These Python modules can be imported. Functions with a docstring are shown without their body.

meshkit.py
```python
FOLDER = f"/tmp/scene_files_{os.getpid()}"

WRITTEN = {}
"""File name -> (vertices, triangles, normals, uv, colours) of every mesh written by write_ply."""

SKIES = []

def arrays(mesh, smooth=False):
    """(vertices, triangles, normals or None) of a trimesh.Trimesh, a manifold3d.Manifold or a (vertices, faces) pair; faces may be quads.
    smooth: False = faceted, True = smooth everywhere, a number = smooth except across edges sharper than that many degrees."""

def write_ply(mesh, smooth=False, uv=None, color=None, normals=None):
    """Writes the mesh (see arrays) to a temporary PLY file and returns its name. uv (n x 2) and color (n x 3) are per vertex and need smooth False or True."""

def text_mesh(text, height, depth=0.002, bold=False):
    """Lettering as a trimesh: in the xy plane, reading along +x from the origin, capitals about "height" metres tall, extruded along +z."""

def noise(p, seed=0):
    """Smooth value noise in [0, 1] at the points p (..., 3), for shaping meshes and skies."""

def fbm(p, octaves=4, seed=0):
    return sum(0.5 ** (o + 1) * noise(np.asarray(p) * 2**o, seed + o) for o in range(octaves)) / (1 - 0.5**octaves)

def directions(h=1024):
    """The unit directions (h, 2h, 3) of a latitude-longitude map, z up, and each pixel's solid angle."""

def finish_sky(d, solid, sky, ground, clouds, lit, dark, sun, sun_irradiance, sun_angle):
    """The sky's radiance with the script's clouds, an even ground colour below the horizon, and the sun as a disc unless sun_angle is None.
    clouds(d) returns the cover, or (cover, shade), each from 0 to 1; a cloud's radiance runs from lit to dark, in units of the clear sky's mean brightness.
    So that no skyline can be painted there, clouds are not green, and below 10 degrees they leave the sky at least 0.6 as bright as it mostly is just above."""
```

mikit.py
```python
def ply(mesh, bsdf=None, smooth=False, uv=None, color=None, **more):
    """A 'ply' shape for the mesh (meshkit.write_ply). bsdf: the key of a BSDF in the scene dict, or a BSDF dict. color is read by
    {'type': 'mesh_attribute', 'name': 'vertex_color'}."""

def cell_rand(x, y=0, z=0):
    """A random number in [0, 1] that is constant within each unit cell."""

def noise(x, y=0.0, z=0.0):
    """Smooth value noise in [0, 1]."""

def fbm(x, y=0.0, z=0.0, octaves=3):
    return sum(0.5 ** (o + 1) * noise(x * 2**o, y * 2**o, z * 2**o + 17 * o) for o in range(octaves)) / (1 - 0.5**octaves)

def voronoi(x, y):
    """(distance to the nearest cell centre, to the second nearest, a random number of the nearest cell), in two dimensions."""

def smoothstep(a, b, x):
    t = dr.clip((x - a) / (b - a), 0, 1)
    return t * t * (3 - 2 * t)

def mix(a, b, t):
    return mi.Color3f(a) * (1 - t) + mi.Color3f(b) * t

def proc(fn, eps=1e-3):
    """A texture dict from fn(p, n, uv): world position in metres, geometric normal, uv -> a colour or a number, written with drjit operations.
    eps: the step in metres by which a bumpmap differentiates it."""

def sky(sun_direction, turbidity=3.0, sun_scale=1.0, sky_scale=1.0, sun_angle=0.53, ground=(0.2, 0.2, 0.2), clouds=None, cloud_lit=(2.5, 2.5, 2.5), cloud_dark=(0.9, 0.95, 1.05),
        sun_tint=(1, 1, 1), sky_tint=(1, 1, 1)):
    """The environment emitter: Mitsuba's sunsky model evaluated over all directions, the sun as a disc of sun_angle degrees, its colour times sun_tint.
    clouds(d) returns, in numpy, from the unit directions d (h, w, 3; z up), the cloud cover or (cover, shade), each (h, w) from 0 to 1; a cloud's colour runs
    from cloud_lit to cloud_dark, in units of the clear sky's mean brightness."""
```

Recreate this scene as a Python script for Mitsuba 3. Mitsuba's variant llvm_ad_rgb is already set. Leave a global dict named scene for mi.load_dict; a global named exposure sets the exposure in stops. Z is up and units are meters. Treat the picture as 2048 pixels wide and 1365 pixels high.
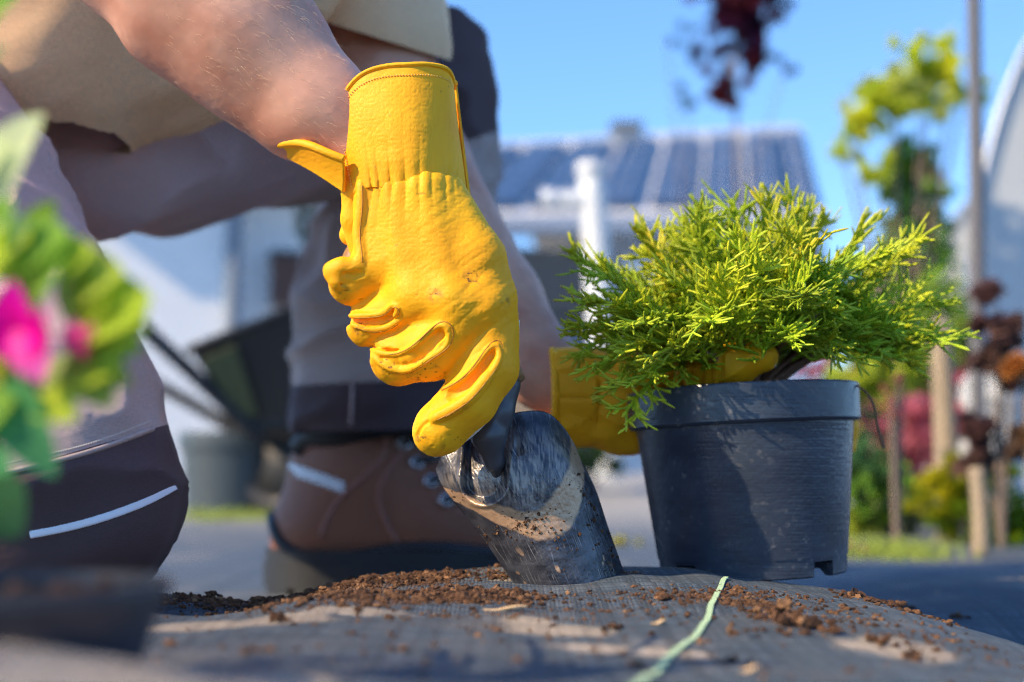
import math, random, numpy as np, trimesh, manifold3d, drjit as dr, mitsuba as mi
import mikit, meshkit
from scipy.ndimage import map_coordinates
from scipy.interpolate import CubicSpline
from scipy.sparse import csr_matrix
from mikit import proc, noise, fbm, voronoi, smoothstep, mix, cell_rand

T = mi.ScalarTransform4f
rng = np.random.default_rng(7)
random.seed(7)
scene, labels = {}, {}

# ------------------------------------------------------------------ camera, sky, exposure
FPX, CZ, HOR = 2500.0, 0.12, 940.0          # focal length in photo pixels, camera height, photo row of the horizon
TH = math.atan((HOR - 682.5) / FPX)
CAM = np.array([0.0, 0.0, CZ])
FWD, UPV, RGT = np.array([0, math.cos(TH), math.sin(TH)]), np.array([0, -math.sin(TH), math.cos(TH)]), np.array([1.0, 0, 0])
scene['camera'] = {
    'type': 'thinlens', 'fov': 2 * math.degrees(math.atan(1024 / FPX)), 'fov_axis': 'x',
    'to_world': T().look_at(origin=CAM.tolist(), target=(CAM + FWD).tolist(), up=[0, 0, 1]),
    'aperture_radius': 0.0053, 'focus_distance': 0.672, 'near_clip': 0.02, 'far_clip': 900.0}
scene['sky'] = mikit.sky([-0.70, -0.42, 0.60], turbidity=2.0, sun_scale=0.70, sky_scale=1.30, sky_tint=(0.68, 0.84, 1.04), sun_tint=(1.0, 0.96, 0.90), ground=(0.16, 0.16, 0.16))
exposure = 2.78


def at(px, py, d):
    """World point seen at photo pixel (px, py), d metres along the view axis."""
    return CAM + d * (FWD + (px - 1024) / FPX * RGT - (py - 682.5) / FPX * UPV)


def ats(pts, d=None):
    return np.array([at(p[0], p[1], d if d is not None else p[2]) for p in pts])


# ------------------------------------------------------------------ helpers: entries
def numbered(key):
    if key not in scene and key not in labels and not any(k.startswith(key + '__') for k in scene):
        return key
    n = 1
    while f'{key}_{n:03d}' in scene or f'{key}_{n:03d}' in labels or any(k.startswith(f'{key}_{n:03d}__') for k in scene):
        n += 1
    return f'{key}_{n:03d}'


def thing(name, label, cat, group=None):
    key = numbered(name)
    labels[key] = {'label': label, 'category': cat}
    if group:
        labels[key]['group'] = group
    return key


def obj(name, mesh, bsdf, parent=None, smooth=True, uv=None, color=None, kind=None, label=None):
    key = numbered(f'{parent}__{name}' if parent else name)
    scene[key] = mikit.ply(mesh, bsdf, smooth=smooth, uv=uv, color=color)
    if kind or label:
        labels.setdefault(key, {})
        if kind:
            labels[key]['kind'] = kind
        if label:
            labels[key]['label'] = label
    return key


# ------------------------------------------------------------------ helpers: meshes
def cat(ms):
    vs, fs, n = [], [], 0
    for v, f in ms:
        vs.append(v); fs.append(np.asarray(f) + n); n += len(v)
    return np.vstack(vs), np.vstack(fs)


def tm(m):
    return m if isinstance(m, trimesh.Trimesh) else trimesh.Trimesh(m[0], m[1], process=False)


def spline(pts, n, closed=False):
    p = np.asarray(pts, float)
    if closed:
        p = np.vstack([p, p[:1]])
    d = np.r_[0, np.cumsum(np.linalg.norm(np.diff(p, axis=0), axis=1))]
    t = np.linspace(0, d[-1], n)
    if len(p) == 2:
        return p[0] + (p[1] - p[0]) * (t / d[-1])[:, None]
    return CubicSpline(d, p, bc_type='periodic' if closed else 'natural')(t)


def tubes(P, Rr, sides=6, caps=True):
    """N tubes at once: centres P (N, K, 3), radii Rr (N, K) -> (v, f)."""
    P, Rr = np.asarray(P, float), np.asarray(Rr, float)
    N, K, _ = P.shape
    tan = np.gradient(P, axis=1)
    tan /= np.linalg.norm(tan, axis=2, keepdims=True) + 1e-12
    ref = np.where(np.abs(tan[:, :1, 2:3]) < 0.9, [[[0, 0, 1.0]]], [[[1.0, 0, 0]]]) * np.ones((N, K, 1))
    n1 = np.cross(tan, ref); n1 /= np.linalg.norm(n1, axis=2, keepdims=True) + 1e-12
    n2 = np.cross(tan, n1)
    a = np.arange(sides) * 2 * np.pi / sides
    ring = P[:, :, None] + Rr[:, :, None, None] * (n1[:, :, None] * np.cos(a)[:, None] + n2[:, :, None] * np.sin(a)[:, None])
    v = ring.reshape(N, K * sides, 3)
    i, j = np.meshgrid(np.arange(K - 1), np.arange(sides), indexing='ij')
    q = np.stack([i * sides + j, i * sides + (j + 1) % sides, (i + 1) * sides + (j + 1) % sides, (i + 1) * sides + j], -1).reshape(-1, 4)
    f = np.vstack([q[:, [0, 2, 1]], q[:, [0, 3, 2]]])
    per = K * sides
    if caps:
        v = np.concatenate([v, P[:, :1], P[:, -1:]], 1)
        jj = np.arange(sides)
        f = np.vstack([f, np.stack([jj * 0 + per, jj, (jj + 1) % sides], 1), np.stack([jj * 0 + per + 1, (K - 1) * sides + (jj + 1) % sides, (K - 1) * sides + jj], 1)])
        per += 2
    f = (f[None] + (np.arange(N) * per)[:, None, None]).reshape(-1, 3)
    return v.reshape(-1, 3), f


def tube(pts, r, sides=8, n=None):
    p = np.asarray(pts, float) if n is None else spline(pts, n)
    r = np.full(len(p), r) if np.isscalar(r) else np.interp(np.linspace(0, 1, len(p)), np.linspace(0, 1, len(r)), r)
    return tubes(p[None], r[None], sides)


def box(lo, hi):
    m = trimesh.creation.box(bounds=[np.minimum(lo, hi), np.maximum(lo, hi)])
    return np.array(m.vertices), np.array(m.faces)


def obox(c, ax, ay, az):
    """Box with centre c and half axes ax, ay, az."""
    v, f = box([-1, -1, -1], [1, 1, 1])
    M = np.array([ax, ay, az])
    if np.linalg.det(M) < 0:
        f = f[:, ::-1]
    return v @ M + np.asarray(c), f


def bar(a, b, w, t=None, up=(0, 0, 1)):
    a, b = np.asarray(a, float), np.asarray(b, float)
    z = (b - a); L = np.linalg.norm(z); z /= L
    x = np.cross(z, up)
    x = x / np.linalg.norm(x) if np.linalg.norm(x) > 1e-3 else np.array([1.0, 0, 0])
    return obox((a + b) / 2, x * w / 2, np.cross(z, x) * (t or w) / 2, z * L / 2)


def grid_mesh(P):
    """(ny, nx, 3) points -> (v, f, uv)."""
    ny, nx, _ = P.shape
    i, j = np.meshgrid(np.arange(ny - 1), np.arange(nx - 1), indexing='ij')
    q = np.stack([i * nx + j, i * nx + j + 1, (i + 1) * nx + j + 1, (i + 1) * nx + j], -1).reshape(-1, 4)
    f = np.vstack([q[:, [0, 1, 2]], q[:, [0, 2, 3]]])
    u, v = np.meshgrid(np.linspace(0, 1, nx), np.linspace(0, 1, ny))
    return P.reshape(-1, 3), f, np.stack([u, v], -1).reshape(-1, 2)


def grid_normals(P):
    n = np.cross(np.gradient(P, axis=1), np.gradient(P, axis=0))
    return n / (np.linalg.norm(n, axis=2, keepdims=True) + 1e-12)


def sheet(P, t):
    """Closed sheet of thickness t behind the grid P (front normal = du x dv); uv kept on both sides."""
    n = grid_normals(P)
    ny, nx, _ = P.shape
    v1, f1, uv = grid_mesh(P)
    v2, f2, _ = grid_mesh(P - n * t)
    N = len(v1)
    b = np.r_[np.arange(nx), np.arange(2 * nx - 1, ny * nx, nx), np.arange(ny * nx - 2, (ny - 1) * nx - 1, -1), np.arange((ny - 2) * nx, 0, -nx)]
    c = np.roll(b, -1)
    rim = np.vstack([np.stack([b, b + N, c + N], 1), np.stack([b, c + N, c], 1)])
    return np.vstack([v1, v2]), np.vstack([f1, f2[:, ::-1] + N, rim]), np.vstack([uv, uv])


def coons(bot, top, left, right, nu, nv):
    """Coons patch from four polylines (any dimension): bot/top run left to right, left/right run bottom to top."""
    B, Tt, L, Rr = (spline(c, n) for c, n in ((bot, nu), (top, nu), (left, nv), (right, nv)))
    u, v = np.linspace(0, 1, nu)[None, :, None], np.linspace(0, 1, nv)[:, None, None]
    lc = (1 - v) * B[None] + v * Tt[None]
    ld = (1 - u) * L[:, None] + u * Rr[:, None]
    bl = (1 - u) * (1 - v) * B[0] + u * (1 - v) * B[-1] + (1 - u) * v * Tt[0] + u * v * Tt[-1]
    return lc + ld - bl


def surface_nets(D, lo, h):
    S = D < 0
    nx, ny, nz = D.shape
    c = [(a, b, e) for a in (0, 1) for b in (0, 1) for e in (0, 1)]
    sl = lambda A, o: A[o[0]:nx - 1 + o[0], o[1]:ny - 1 + o[1], o[2]:nz - 1 + o[2]]
    cnt = sum(sl(S, o).astype(np.int8) for o in c)
    cell = np.argwhere((cnt > 0) & (cnt < 8))
    idx = np.full((nx - 1, ny - 1, nz - 1), -1, np.int32)
    idx[tuple(cell.T)] = np.arange(len(cell))
    vals = {o: D[cell[:, 0] + o[0], cell[:, 1] + o[1], cell[:, 2] + o[2]] for o in c}
    acc, num = np.zeros((len(cell), 3)), np.zeros(len(cell))
    for o in c:
        for ax in range(3):
            if o[ax] == 0:
                p = list(o); p[ax] = 1
                a, b = vals[o], vals[tuple(p)]
                m = (a < 0) != (b < 0)
                t = np.where(m, a / np.where(m, a - b, 1), 0)
                q = np.array(o, float)[None] * np.ones((len(cell), 1)); q[:, ax] += t
                acc += q * m[:, None]; num += m
    v = (cell + acc / np.maximum(num, 1)[:, None]) * h + lo
    fs = []
    for ax in range(3):
        b, e = [k for k in range(3) if k != ax]
        s0 = [slice(1, -1)] * 3; s0[ax] = slice(0, -1)
        s1 = [slice(1, -1)] * 3; s1[ax] = slice(1, None)
        A, B = S[tuple(s0)], S[tuple(s1)]
        for m, flip in ((A & ~B, False), (~A & B, True)):
            i = np.argwhere(m)
            if not len(i):
                continue
            off = np.ones(3, int); off[ax] = 0
            i = i + off
            q = []
            for db, de in ((0, 0), (1, 0), (1, 1), (0, 1)):
                w = i.copy(); w[:, b] -= 1 - db; w[:, e] -= 1 - de
                q.append(idx[tuple(w.T)])
            q = np.stack(q, 1)
            if flip != (ax == 1):
                q = q[:, ::-1]
            fs.append(q)
    q = np.vstack(fs)
    return v, np.vstack([q[:, [0, 1, 2]], q[:, [0, 2, 3]]])


class Field:
    """Signed distance field on a grid, built from round cones joined smoothly."""
    def __init__(s, lo, hi, h):
        s.lo, s.h = np.minimum(lo, hi).astype(float), h
        s.n = np.ceil((np.maximum(lo, hi) - s.lo) / h).astype(int) + 1
        s.D = np.full(s.n, 1.0, np.float32)

    def block(s, a, b, r):
        i0 = np.clip(np.floor((np.minimum(a, b) - r - s.lo) / s.h).astype(int), 0, s.n)
        i1 = np.clip(np.ceil((np.maximum(a, b) + r - s.lo) / s.h).astype(int) + 1, 0, s.n)
        if (i1 <= i0).any():
            return None, None
        g = np.meshgrid(*[(np.arange(i0[k], i1[k]) * s.h + s.lo[k]).astype(np.float32) for k in range(3)], indexing='ij', sparse=True)
        return tuple(slice(x, y) for x, y in zip(i0, i1)), g

    def cone(s, a, b, ra, rb, k=0.004, sub=False, sy=1.0):
        a, b = np.asarray(a, float), np.asarray(b, float)
        sl, g = s.block(a, b, max(ra, rb) * max(1, 1 / sy) + 2 * k + 3 * s.h)
        if sl is None:
            return
        w = np.array([1, sy, 1.0])
        ab = (b - a) * w; L = max(ab @ ab, 1e-12)
        q = [(g[i] - a[i]) * w[i] for i in range(3)]
        t = np.clip((q[0] * ab[0] + q[1] * ab[1] + q[2] * ab[2]) / L, 0, 1)
        d = np.sqrt(sum((q[i] - t * ab[i]) ** 2 for i in range(3))) - (ra + t * (rb - ra))
        D = s.D[sl]
        if sub:
            d = -d
            hh = np.maximum(k - np.abs(D - d), 0) / k
            s.D[sl] = np.maximum(D, d) + hh * hh * k / 4
        else:
            hh = np.maximum(k - np.abs(D - d), 0) / k
            s.D[sl] = np.minimum(D, d) - hh * hh * k / 4

    def chain(s, pts, rad, k=0.004, sub=False, sy=1.0):
        for i in range(len(pts) - 1):
            s.cone(pts[i], pts[i + 1], rad[i], rad[i + 1], k, sub, sy)

    def value(s, p):
        return map_coordinates(s.D, ((np.asarray(p) - s.lo) / s.h).T, order=1, mode='nearest')

    def hit(s, pix, d0, d1, step=0.0004, lift=0.0):
        """First surface points along the rays through the photo pixels (None where missed)."""
        ds = np.arange(d0, d1, step)
        out = []
        for px, py in pix:
            r = at(px, py, 1.0) - CAM
            v = s.value(CAM + ds[:, None] * r)
            i = np.argmax(v < 0)
            out.append(CAM + (ds[i] - lift) * r if v[i] < 0 else None)
        return out

    def mesh(s):
        return surface_nets(s.D, s.lo, s.h)


def vnormals(v, f):
    n = np.zeros_like(v); c = np.cross(v[f[:, 1]] - v[f[:, 0]], v[f[:, 2]] - v[f[:, 0]])
    for k in range(3):
        np.add.at(n, f[:, k], c)
    return n / (np.linalg.norm(n, axis=1, keepdims=True) + 1e-20)


def taubin(v, f, n=6):
    """Smoothing that keeps the volume (umbrella weights)."""
    e = np.vstack([f[:, [0, 1]], f[:, [1, 2]], f[:, [2, 0]]])
    e = np.vstack([e, e[:, ::-1]])
    A = csr_matrix((np.ones(len(e)), (e[:, 0], e[:, 1])), shape=(len(v), len(v)))
    A.data[:] = 1.0
    deg = np.maximum(np.asarray(A.sum(1)).ravel(), 1)[:, None]
    has = (np.asarray(A.sum(1)).ravel() > 0)[:, None]
    for i in range(n):
        v = v + np.where(has, 0.5, 0) * (A @ v / deg - v)
        v = v - np.where(has, 0.52, 0) * (A @ v / deg - v)
    return v, f


def sm(a, b, x):
    t = np.clip((x - a) / (b - a), 0, 1)
    return t * t * (3 - 2 * t)


def slice_off(m, o, n):
    """The part of the mesh on the side of the plane that n points to."""
    r = trimesh.intersections.slice_mesh_plane(tm(m), n, o)
    return np.array(r.vertices), np.array(r.faces)


# ------------------------------------------------------------------ materials
def principled(base, rough=0.5, two=True, **kw):
    b = {'type': 'principled', 'base_color': {'type': 'rgb', 'value': list(base)} if not isinstance(base, dict) else base, 'roughness': rough, **kw}
    return {'type': 'twosided', 'bsdf': b} if two else b


def bump(b, fn, eps=2e-4, scale=1.0):
    return {'type': 'twosided', 'bsdf': {'type': 'bumpmap', 'arbitrary': proc(fn, eps), 'scale': scale, 'bsdf': b['bsdf'] if b['type'] == 'twosided' else b}}


VCOL = {'type': 'mesh_attribute', 'name': 'vertex_color'}

# weed-control fabric: woven tapes, dusty, with pale patches that paint sunlight into the colour
LIT_PATCHES, EARTH = [], []


def f_ground(p, n, uv):
    far = smoothstep(1.6, 4.5, p.y)
    lit_patch = mi.Float(0)
    for q, rx, ry in LIT_PATCHES:
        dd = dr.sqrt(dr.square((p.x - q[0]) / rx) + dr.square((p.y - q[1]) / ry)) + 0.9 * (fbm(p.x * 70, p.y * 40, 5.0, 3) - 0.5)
        lit_patch = dr.maximum(lit_patch, 1 - smoothstep(0.55, 1.0, dd))
    earth = mi.Float(0)
    for q, rx, ry in EARTH:
        dd = dr.sqrt(dr.square((p.x - q[0]) / rx) + dr.square((p.y - q[1]) / ry)) + 1.1 * (fbm(p.x * 110, p.y * 80, 2.0, 3) - 0.5)
        earth = dr.maximum(earth, 1 - smoothstep(0.45, 1.05, dd))
    d = fbm(p.x * 9, p.y * 9, 0.0, 4)
    dust = smoothstep(0.55, 0.72, d) * 0.8 + 0.25 * smoothstep(0.35, 0.8, fbm(p.x * 60, p.y * 60, 3.0, 3))
    wx, wy = dr.floor(p.x / 0.0021), dr.floor(p.y / 0.0026)
    yarn = 0.66 + 0.75 * cell_rand(wx, wy * 0, 4.0) * cell_rand(wy, wx * 0, 9.0)
    near = mix(mi.Color3f(0.058, 0.078, 0.100), mi.Color3f(0.36, 0.30, 0.235), dr.minimum(dust * 0.26 + lit_patch * 0.80, 1.0)) * yarn
    near = mix(near, mi.Color3f(0.095, 0.052, 0.032), earth * 0.8)
    fd = fbm(p.x * 0.8, p.y * 0.8, 7.0, 3)
    return mix(near, mix(mi.Color3f(0.115, 0.135, 0.155), mi.Color3f(0.25, 0.245, 0.23), smoothstep(0.42, 0.66, fd)), far)


def f_weave(p, n, uv):
    u, v = p.x / 0.0021 * math.pi, p.y / 0.0026 * math.pi
    par = dr.sin(u) * dr.sin(v)
    a = dr.abs(dr.sin(u)) * dr.select(par > 0, 1.0, 0.45)
    return (a * 0.00075 + dr.abs(dr.sin(v)) * 0.0002 + 0.0005 * noise(p.x * 180, p.y * 180, p.z * 180)) * (1 - smoothstep(0.95, 1.3, p.y))


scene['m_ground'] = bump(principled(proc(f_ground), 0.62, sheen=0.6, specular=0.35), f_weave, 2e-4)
scene['m_thread'] = principled((0.36, 0.50, 0.30), 0.6)
scene['m_soil'] = principled(VCOL, 0.9, specular=0.15)


# ------------------------------------------------------------------ ground
DC = 0.735
_crest = np.array([(-500, 1190), (0, 1188), (300, 1186), (380, 1190), (500, 1203), (590, 1192), (640, 1176), (740, 1152), (850, 1149), (1000, 1141), (1100, 1151), (1250, 1139), (1400, 1143), (1460, 1155),
                   (1550, 1166), (1690, 1182), (1780, 1208), (1880, 1236), (2000, 1290), (2048, 1322), (2200, 1400), (2500, 1480)], float)
_cp = ats(_crest, DC)


def ground_z(x, y):
    x, y = np.asarray(x, float), np.asarray(y, float)
    cz = np.interp(x, _cp[:, 0], _cp[:, 2])
    cz = 0.5 * cz + 0.25 * np.interp(x - 0.006, _cp[:, 0], _cp[:, 2]) + 0.25 * np.interp(x + 0.006, _cp[:, 0], _cp[:, 2])
    yc = _cp[0, 1] + 0.018 * np.sin(x * 14 + 1)
    t = yc - y
    P = np.stack([x, y, 0 * x], -1)
    # in front of the crest: a shallow trough on the left, then a nearer fold, then flat
    left = sm(0.10, -0.12, x)
    trough = -0.0095 * left * np.exp(-((t - 0.045) / 0.030) ** 2) + 0.004 * left * np.exp(-((t - 0.14) / 0.05) ** 2)
    plate = 0.0525 - 0.10 * np.clip(x - 0.12, 0, 0.5) + 0.004 * np.sin(x * 9 + y * 6)
    front = cz + (plate - cz) * sm(0.03, 0.30, t)
    z_b = 0.030 * np.exp(-(((x + 0.14) / 0.09) ** 2 + ((y - 0.27) / 0.085) ** 2))
    front = front + z_b
    rip = 0.0030 * (meshkit.fbm(P * [14, 22, 1], 3, 5) - 0.5) + 0.0026 * (meshkit.noise(P * [34, 60, 1] + 3, 8) - 0.5)
    z = front + trough + rip * sm(-0.05, 0.03, t)
    wid = 0.085 + 0.10 * sm(0.10, 0.30, x)
    back = 0.085 * sm(3.75, 4.5, y) + 0.004 * (meshkit.fbm(P * [5, 5, 1], 3, 9) - 0.5) + 0.030 * sm(0.15, 0.40, x) * np.exp(-((y - 1.05) / 0.35) ** 2) + 0.012 * sm(-0.06, -0.02, -np.abs(y - 1.0) ) * 0
    z = np.where(t > 0, z, back + (z - back) * (1 - sm(0, 1, (-t - 0.012) / wid)))
    fade = sm(0.42, 0.9, np.abs(x)) * 0.8
    return z * (1 - fade) + back * fade


def _axis(a, b, h, far, g=1.12):
    c = list(np.arange(a, b, h))
    s = h
    up = [b]
    while up[-1] < far:
        s *= g; up.append(up[-1] + s)
    return c, up


for _p, _rx, _ry in (((1120, 1268), .026, .022), ((1230, 1300), .036, .014), ((1060, 1245), .014, .02), ((560, 1240), .035, .016), ((420, 1258), .03, .018), ((700, 1222), .03, .012), ((1010, 1160), .012, .006), ((1800, 1300), .03, .03), ((430, 1120), .10, .18), ((450, 1200), .035, .016), ((560, 1207), .03, .014), ((700, 1172), .035, .018), ((830, 1165), .035, .018), ((930, 1190), .03, .02), ((760, 1200), .035, .016), ((1540, 1215), .018, .014), ((1590, 1250), .016, .012), ((1400, 1192), .022, .01)):  # pale patches of painted sunlight, and brown soil stains
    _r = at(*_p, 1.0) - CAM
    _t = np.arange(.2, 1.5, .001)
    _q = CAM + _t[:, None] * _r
    (EARTH if _p[0] in (450, 560 if _rx == .03 else -1, 700 if _rx == .035 else -1, 830, 930, 760, 1540, 1590, 1400) else LIT_PATCHES).append((_q[np.argmax(_q[:, 2] < ground_z(_q[:, 0], _q[:, 1]))].tolist(), _rx, _ry))

gx, gu = _axis(-0.48, 0.48, 0.0030, 420)
gx = np.r_[-np.array(gu[::-1]), gx, gu]
gy, gv = _axis(0.16, 0.95, 0.0030, 420, 1.09)
dn = [0.16]
s_ = 0.003
while dn[-1] > -60:
    s_ *= 1.25; dn.append(dn[-1] - s_)
gy = np.r_[dn[:0:-1], gy, gv]
GX, GY = np.meshgrid(np.unique(gx), np.unique(gy))
GZ = ground_z(GX, GY)
gv_, gf_, _ = grid_mesh(np.stack([GX, GY, GZ], -1))
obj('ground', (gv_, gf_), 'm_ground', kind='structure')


def on_ground(px, py):
    """The ground point seen at the photo pixel."""
    r = at(px, py, 1.0) - CAM
    ds = np.concatenate([np.arange(0.2, 1.6, 0.001), np.arange(1.6, 40, 0.02)])
    q = CAM + ds[:, None] * r
    i = np.argmax(q[:, 2] < ground_z(q[:, 0], q[:, 1]))
    return q[i]


# pale marking thread woven into the fabric
tp = spline(np.array([on_ground(*p) for p in ((1452, 1158), (1438, 1185), (1420, 1222), (1404, 1258), (1370, 1292), (1330, 1328), (1290, 1362), (1262, 1385))]), 46)
tp = np.vstack([tp, tp[-1] + (tp[-1] - tp[-3]) * 2, tp[-1] + (tp[-1] - tp[-3]) * 6])
tp[:, 2] = ground_z(tp[:, 0], tp[:, 1]) + 0.0008
td = np.gradient(tp, axis=0); td /= np.linalg.norm(td, axis=1)[:, None]
sd = np.cross(td, [0, 0, 1])
seg = []
for i in range(len(tp) - 1):                # each visible float of the thread between two dips under a tape
    a, b = tp[i], tp[i + 1] * 0.9 + tp[i] * 0.1
    w = sd[i] * 0.00135
    seg.append(obox((a + b) / 2, w, (b - a) / 2, np.array([0, 0, 0.0004])))
obj('marking_thread', cat(seg), 'm_thread', 'ground', smooth=False, label='pale green marking thread woven across the black ground fabric')


# ------------------------------------------------------------------ soil crumbs scattered on the fabric
_ico = trimesh.creation.icosphere(subdivisions=1)
_iv, _if = np.array(_ico.vertices), np.array(_ico.faces)


def crumbs(c, r, squash=0.75, seed=1):
    """Irregular lumps of radius r at points c."""
    g = np.random.default_rng(seed)
    N = len(c)
    jit = 1 + 0.75 * (g.random((N, len(_iv))) - 0.5)
    ang = g.random(N) * 6.28
    sc = 0.6 + 0.8 * g.random((N, 3)); sc[:, 2] *= squash
    v = _iv[None] * jit[:, :, None] * sc[:, None] * np.asarray(r)[:, None, None]
    x = v[..., 0] * np.cos(ang)[:, None] - v[..., 1] * np.sin(ang)[:, None]
    y = v[..., 0] * np.sin(ang)[:, None] + v[..., 1] * np.cos(ang)[:, None]
    v = np.stack([x, y, v[..., 2]], -1) + np.asarray(c)[:, None]
    f = (_if[None] + (np.arange(N) * len(_iv))[:, None, None]).reshape(-1, 3)
    base = np.array([[0.085, 0.044, 0.025], [0.125, 0.066, 0.036], [0.045, 0.026, 0.018], [0.21, 0.115, 0.06]])[g.choice(4, N, p=[0.4, 0.3, 0.2, 0.1])]
    col = np.repeat(base * (0.75 + 0.5 * g.random((N, 1))), len(_iv), 0)
    return (v.reshape(-1, 3), f), col


def heap(pts, n, spread, rmin, rmax, g):
    """Crumb centres scattered about a polyline of ground points (x, y)."""
    t = g.random(n)
    k = np.interp(t, np.linspace(0, 1, len(pts)), np.arange(len(pts)))
    i = np.clip(k.astype(int), 0, len(pts) - 2); fr = (k - i)[:, None]
    c = pts[i, :2] * (1 - fr) + pts[i + 1, :2] * fr + g.normal(0, 1, (n, 2)) * spread
    n_big = g.random(n) ** 5.5
    r = rmin * (.6 + .6 * g.random(n)) + 0.85 * (rmax - rmin) * n_big
    return np.c_[c, ground_z(c[:, 0], c[:, 1]) + r * 0.25], r


g_ = np.random.default_rng(11)
_C, _R = [], []
for pix, n, sp, r0, r1 in (
        (((330, 1192), (420, 1204), (520, 1212), (600, 1200)), 1300, (0.012, 0.012), 0.0004, 0.0022),
        (((560, 1205), (640, 1186), (740, 1160), (840, 1156), (960, 1148)), 2000, (0.012, 0.011), 0.0004, 0.0024),
        (((1000, 1150), (1100, 1158), (1200, 1152), (1262, 1146)), 260, (0.008, 0.004), 0.0004, 0.0020),
        (((640, 1210), (800, 1190), (930, 1180), (1010, 1190)), 1300, (0.018, 0.012), 0.0004, 0.0026),
        (((860, 1200), (960, 1196), (1020, 1196)), 300, (0.010, 0.007), 0.0006, 0.0034),
        (((900, 1240), (1100, 1230), (1300, 1200), (1440, 1200)), 700, (0.035, 0.020), 0.0003, 0.0015),
        (((1320, 1196), (1450, 1190), (1560, 1190)), 420, (0.016, 0.010), 0.0004, 0.0019),
        (((1480, 1200), (1560, 1230), (1610, 1262)), 520, (0.010, 0.008), 0.0004, 0.0024),
        (((1560, 1215), (1700, 1225), (1850, 1275), (2000, 1330)), 520, (0.022, 0.018), 0.0003, 0.0019),
        (((1690, 1185), (1780, 1212), (1860, 1235)), 260, (0.010, 0.008), 0.0004, 0.0024),
        (((350, 1235), (800, 1290), (1300, 1330), (1900, 1340)), 330, (0.06, 0.035), 0.0003, 0.0024)):
    c, r = heap(np.array([on_ground(*p) for p in pix]), int(n * 1.25), np.array(sp), r0, r1, g_)
    _C.append(c); _R.append(r)
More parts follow.
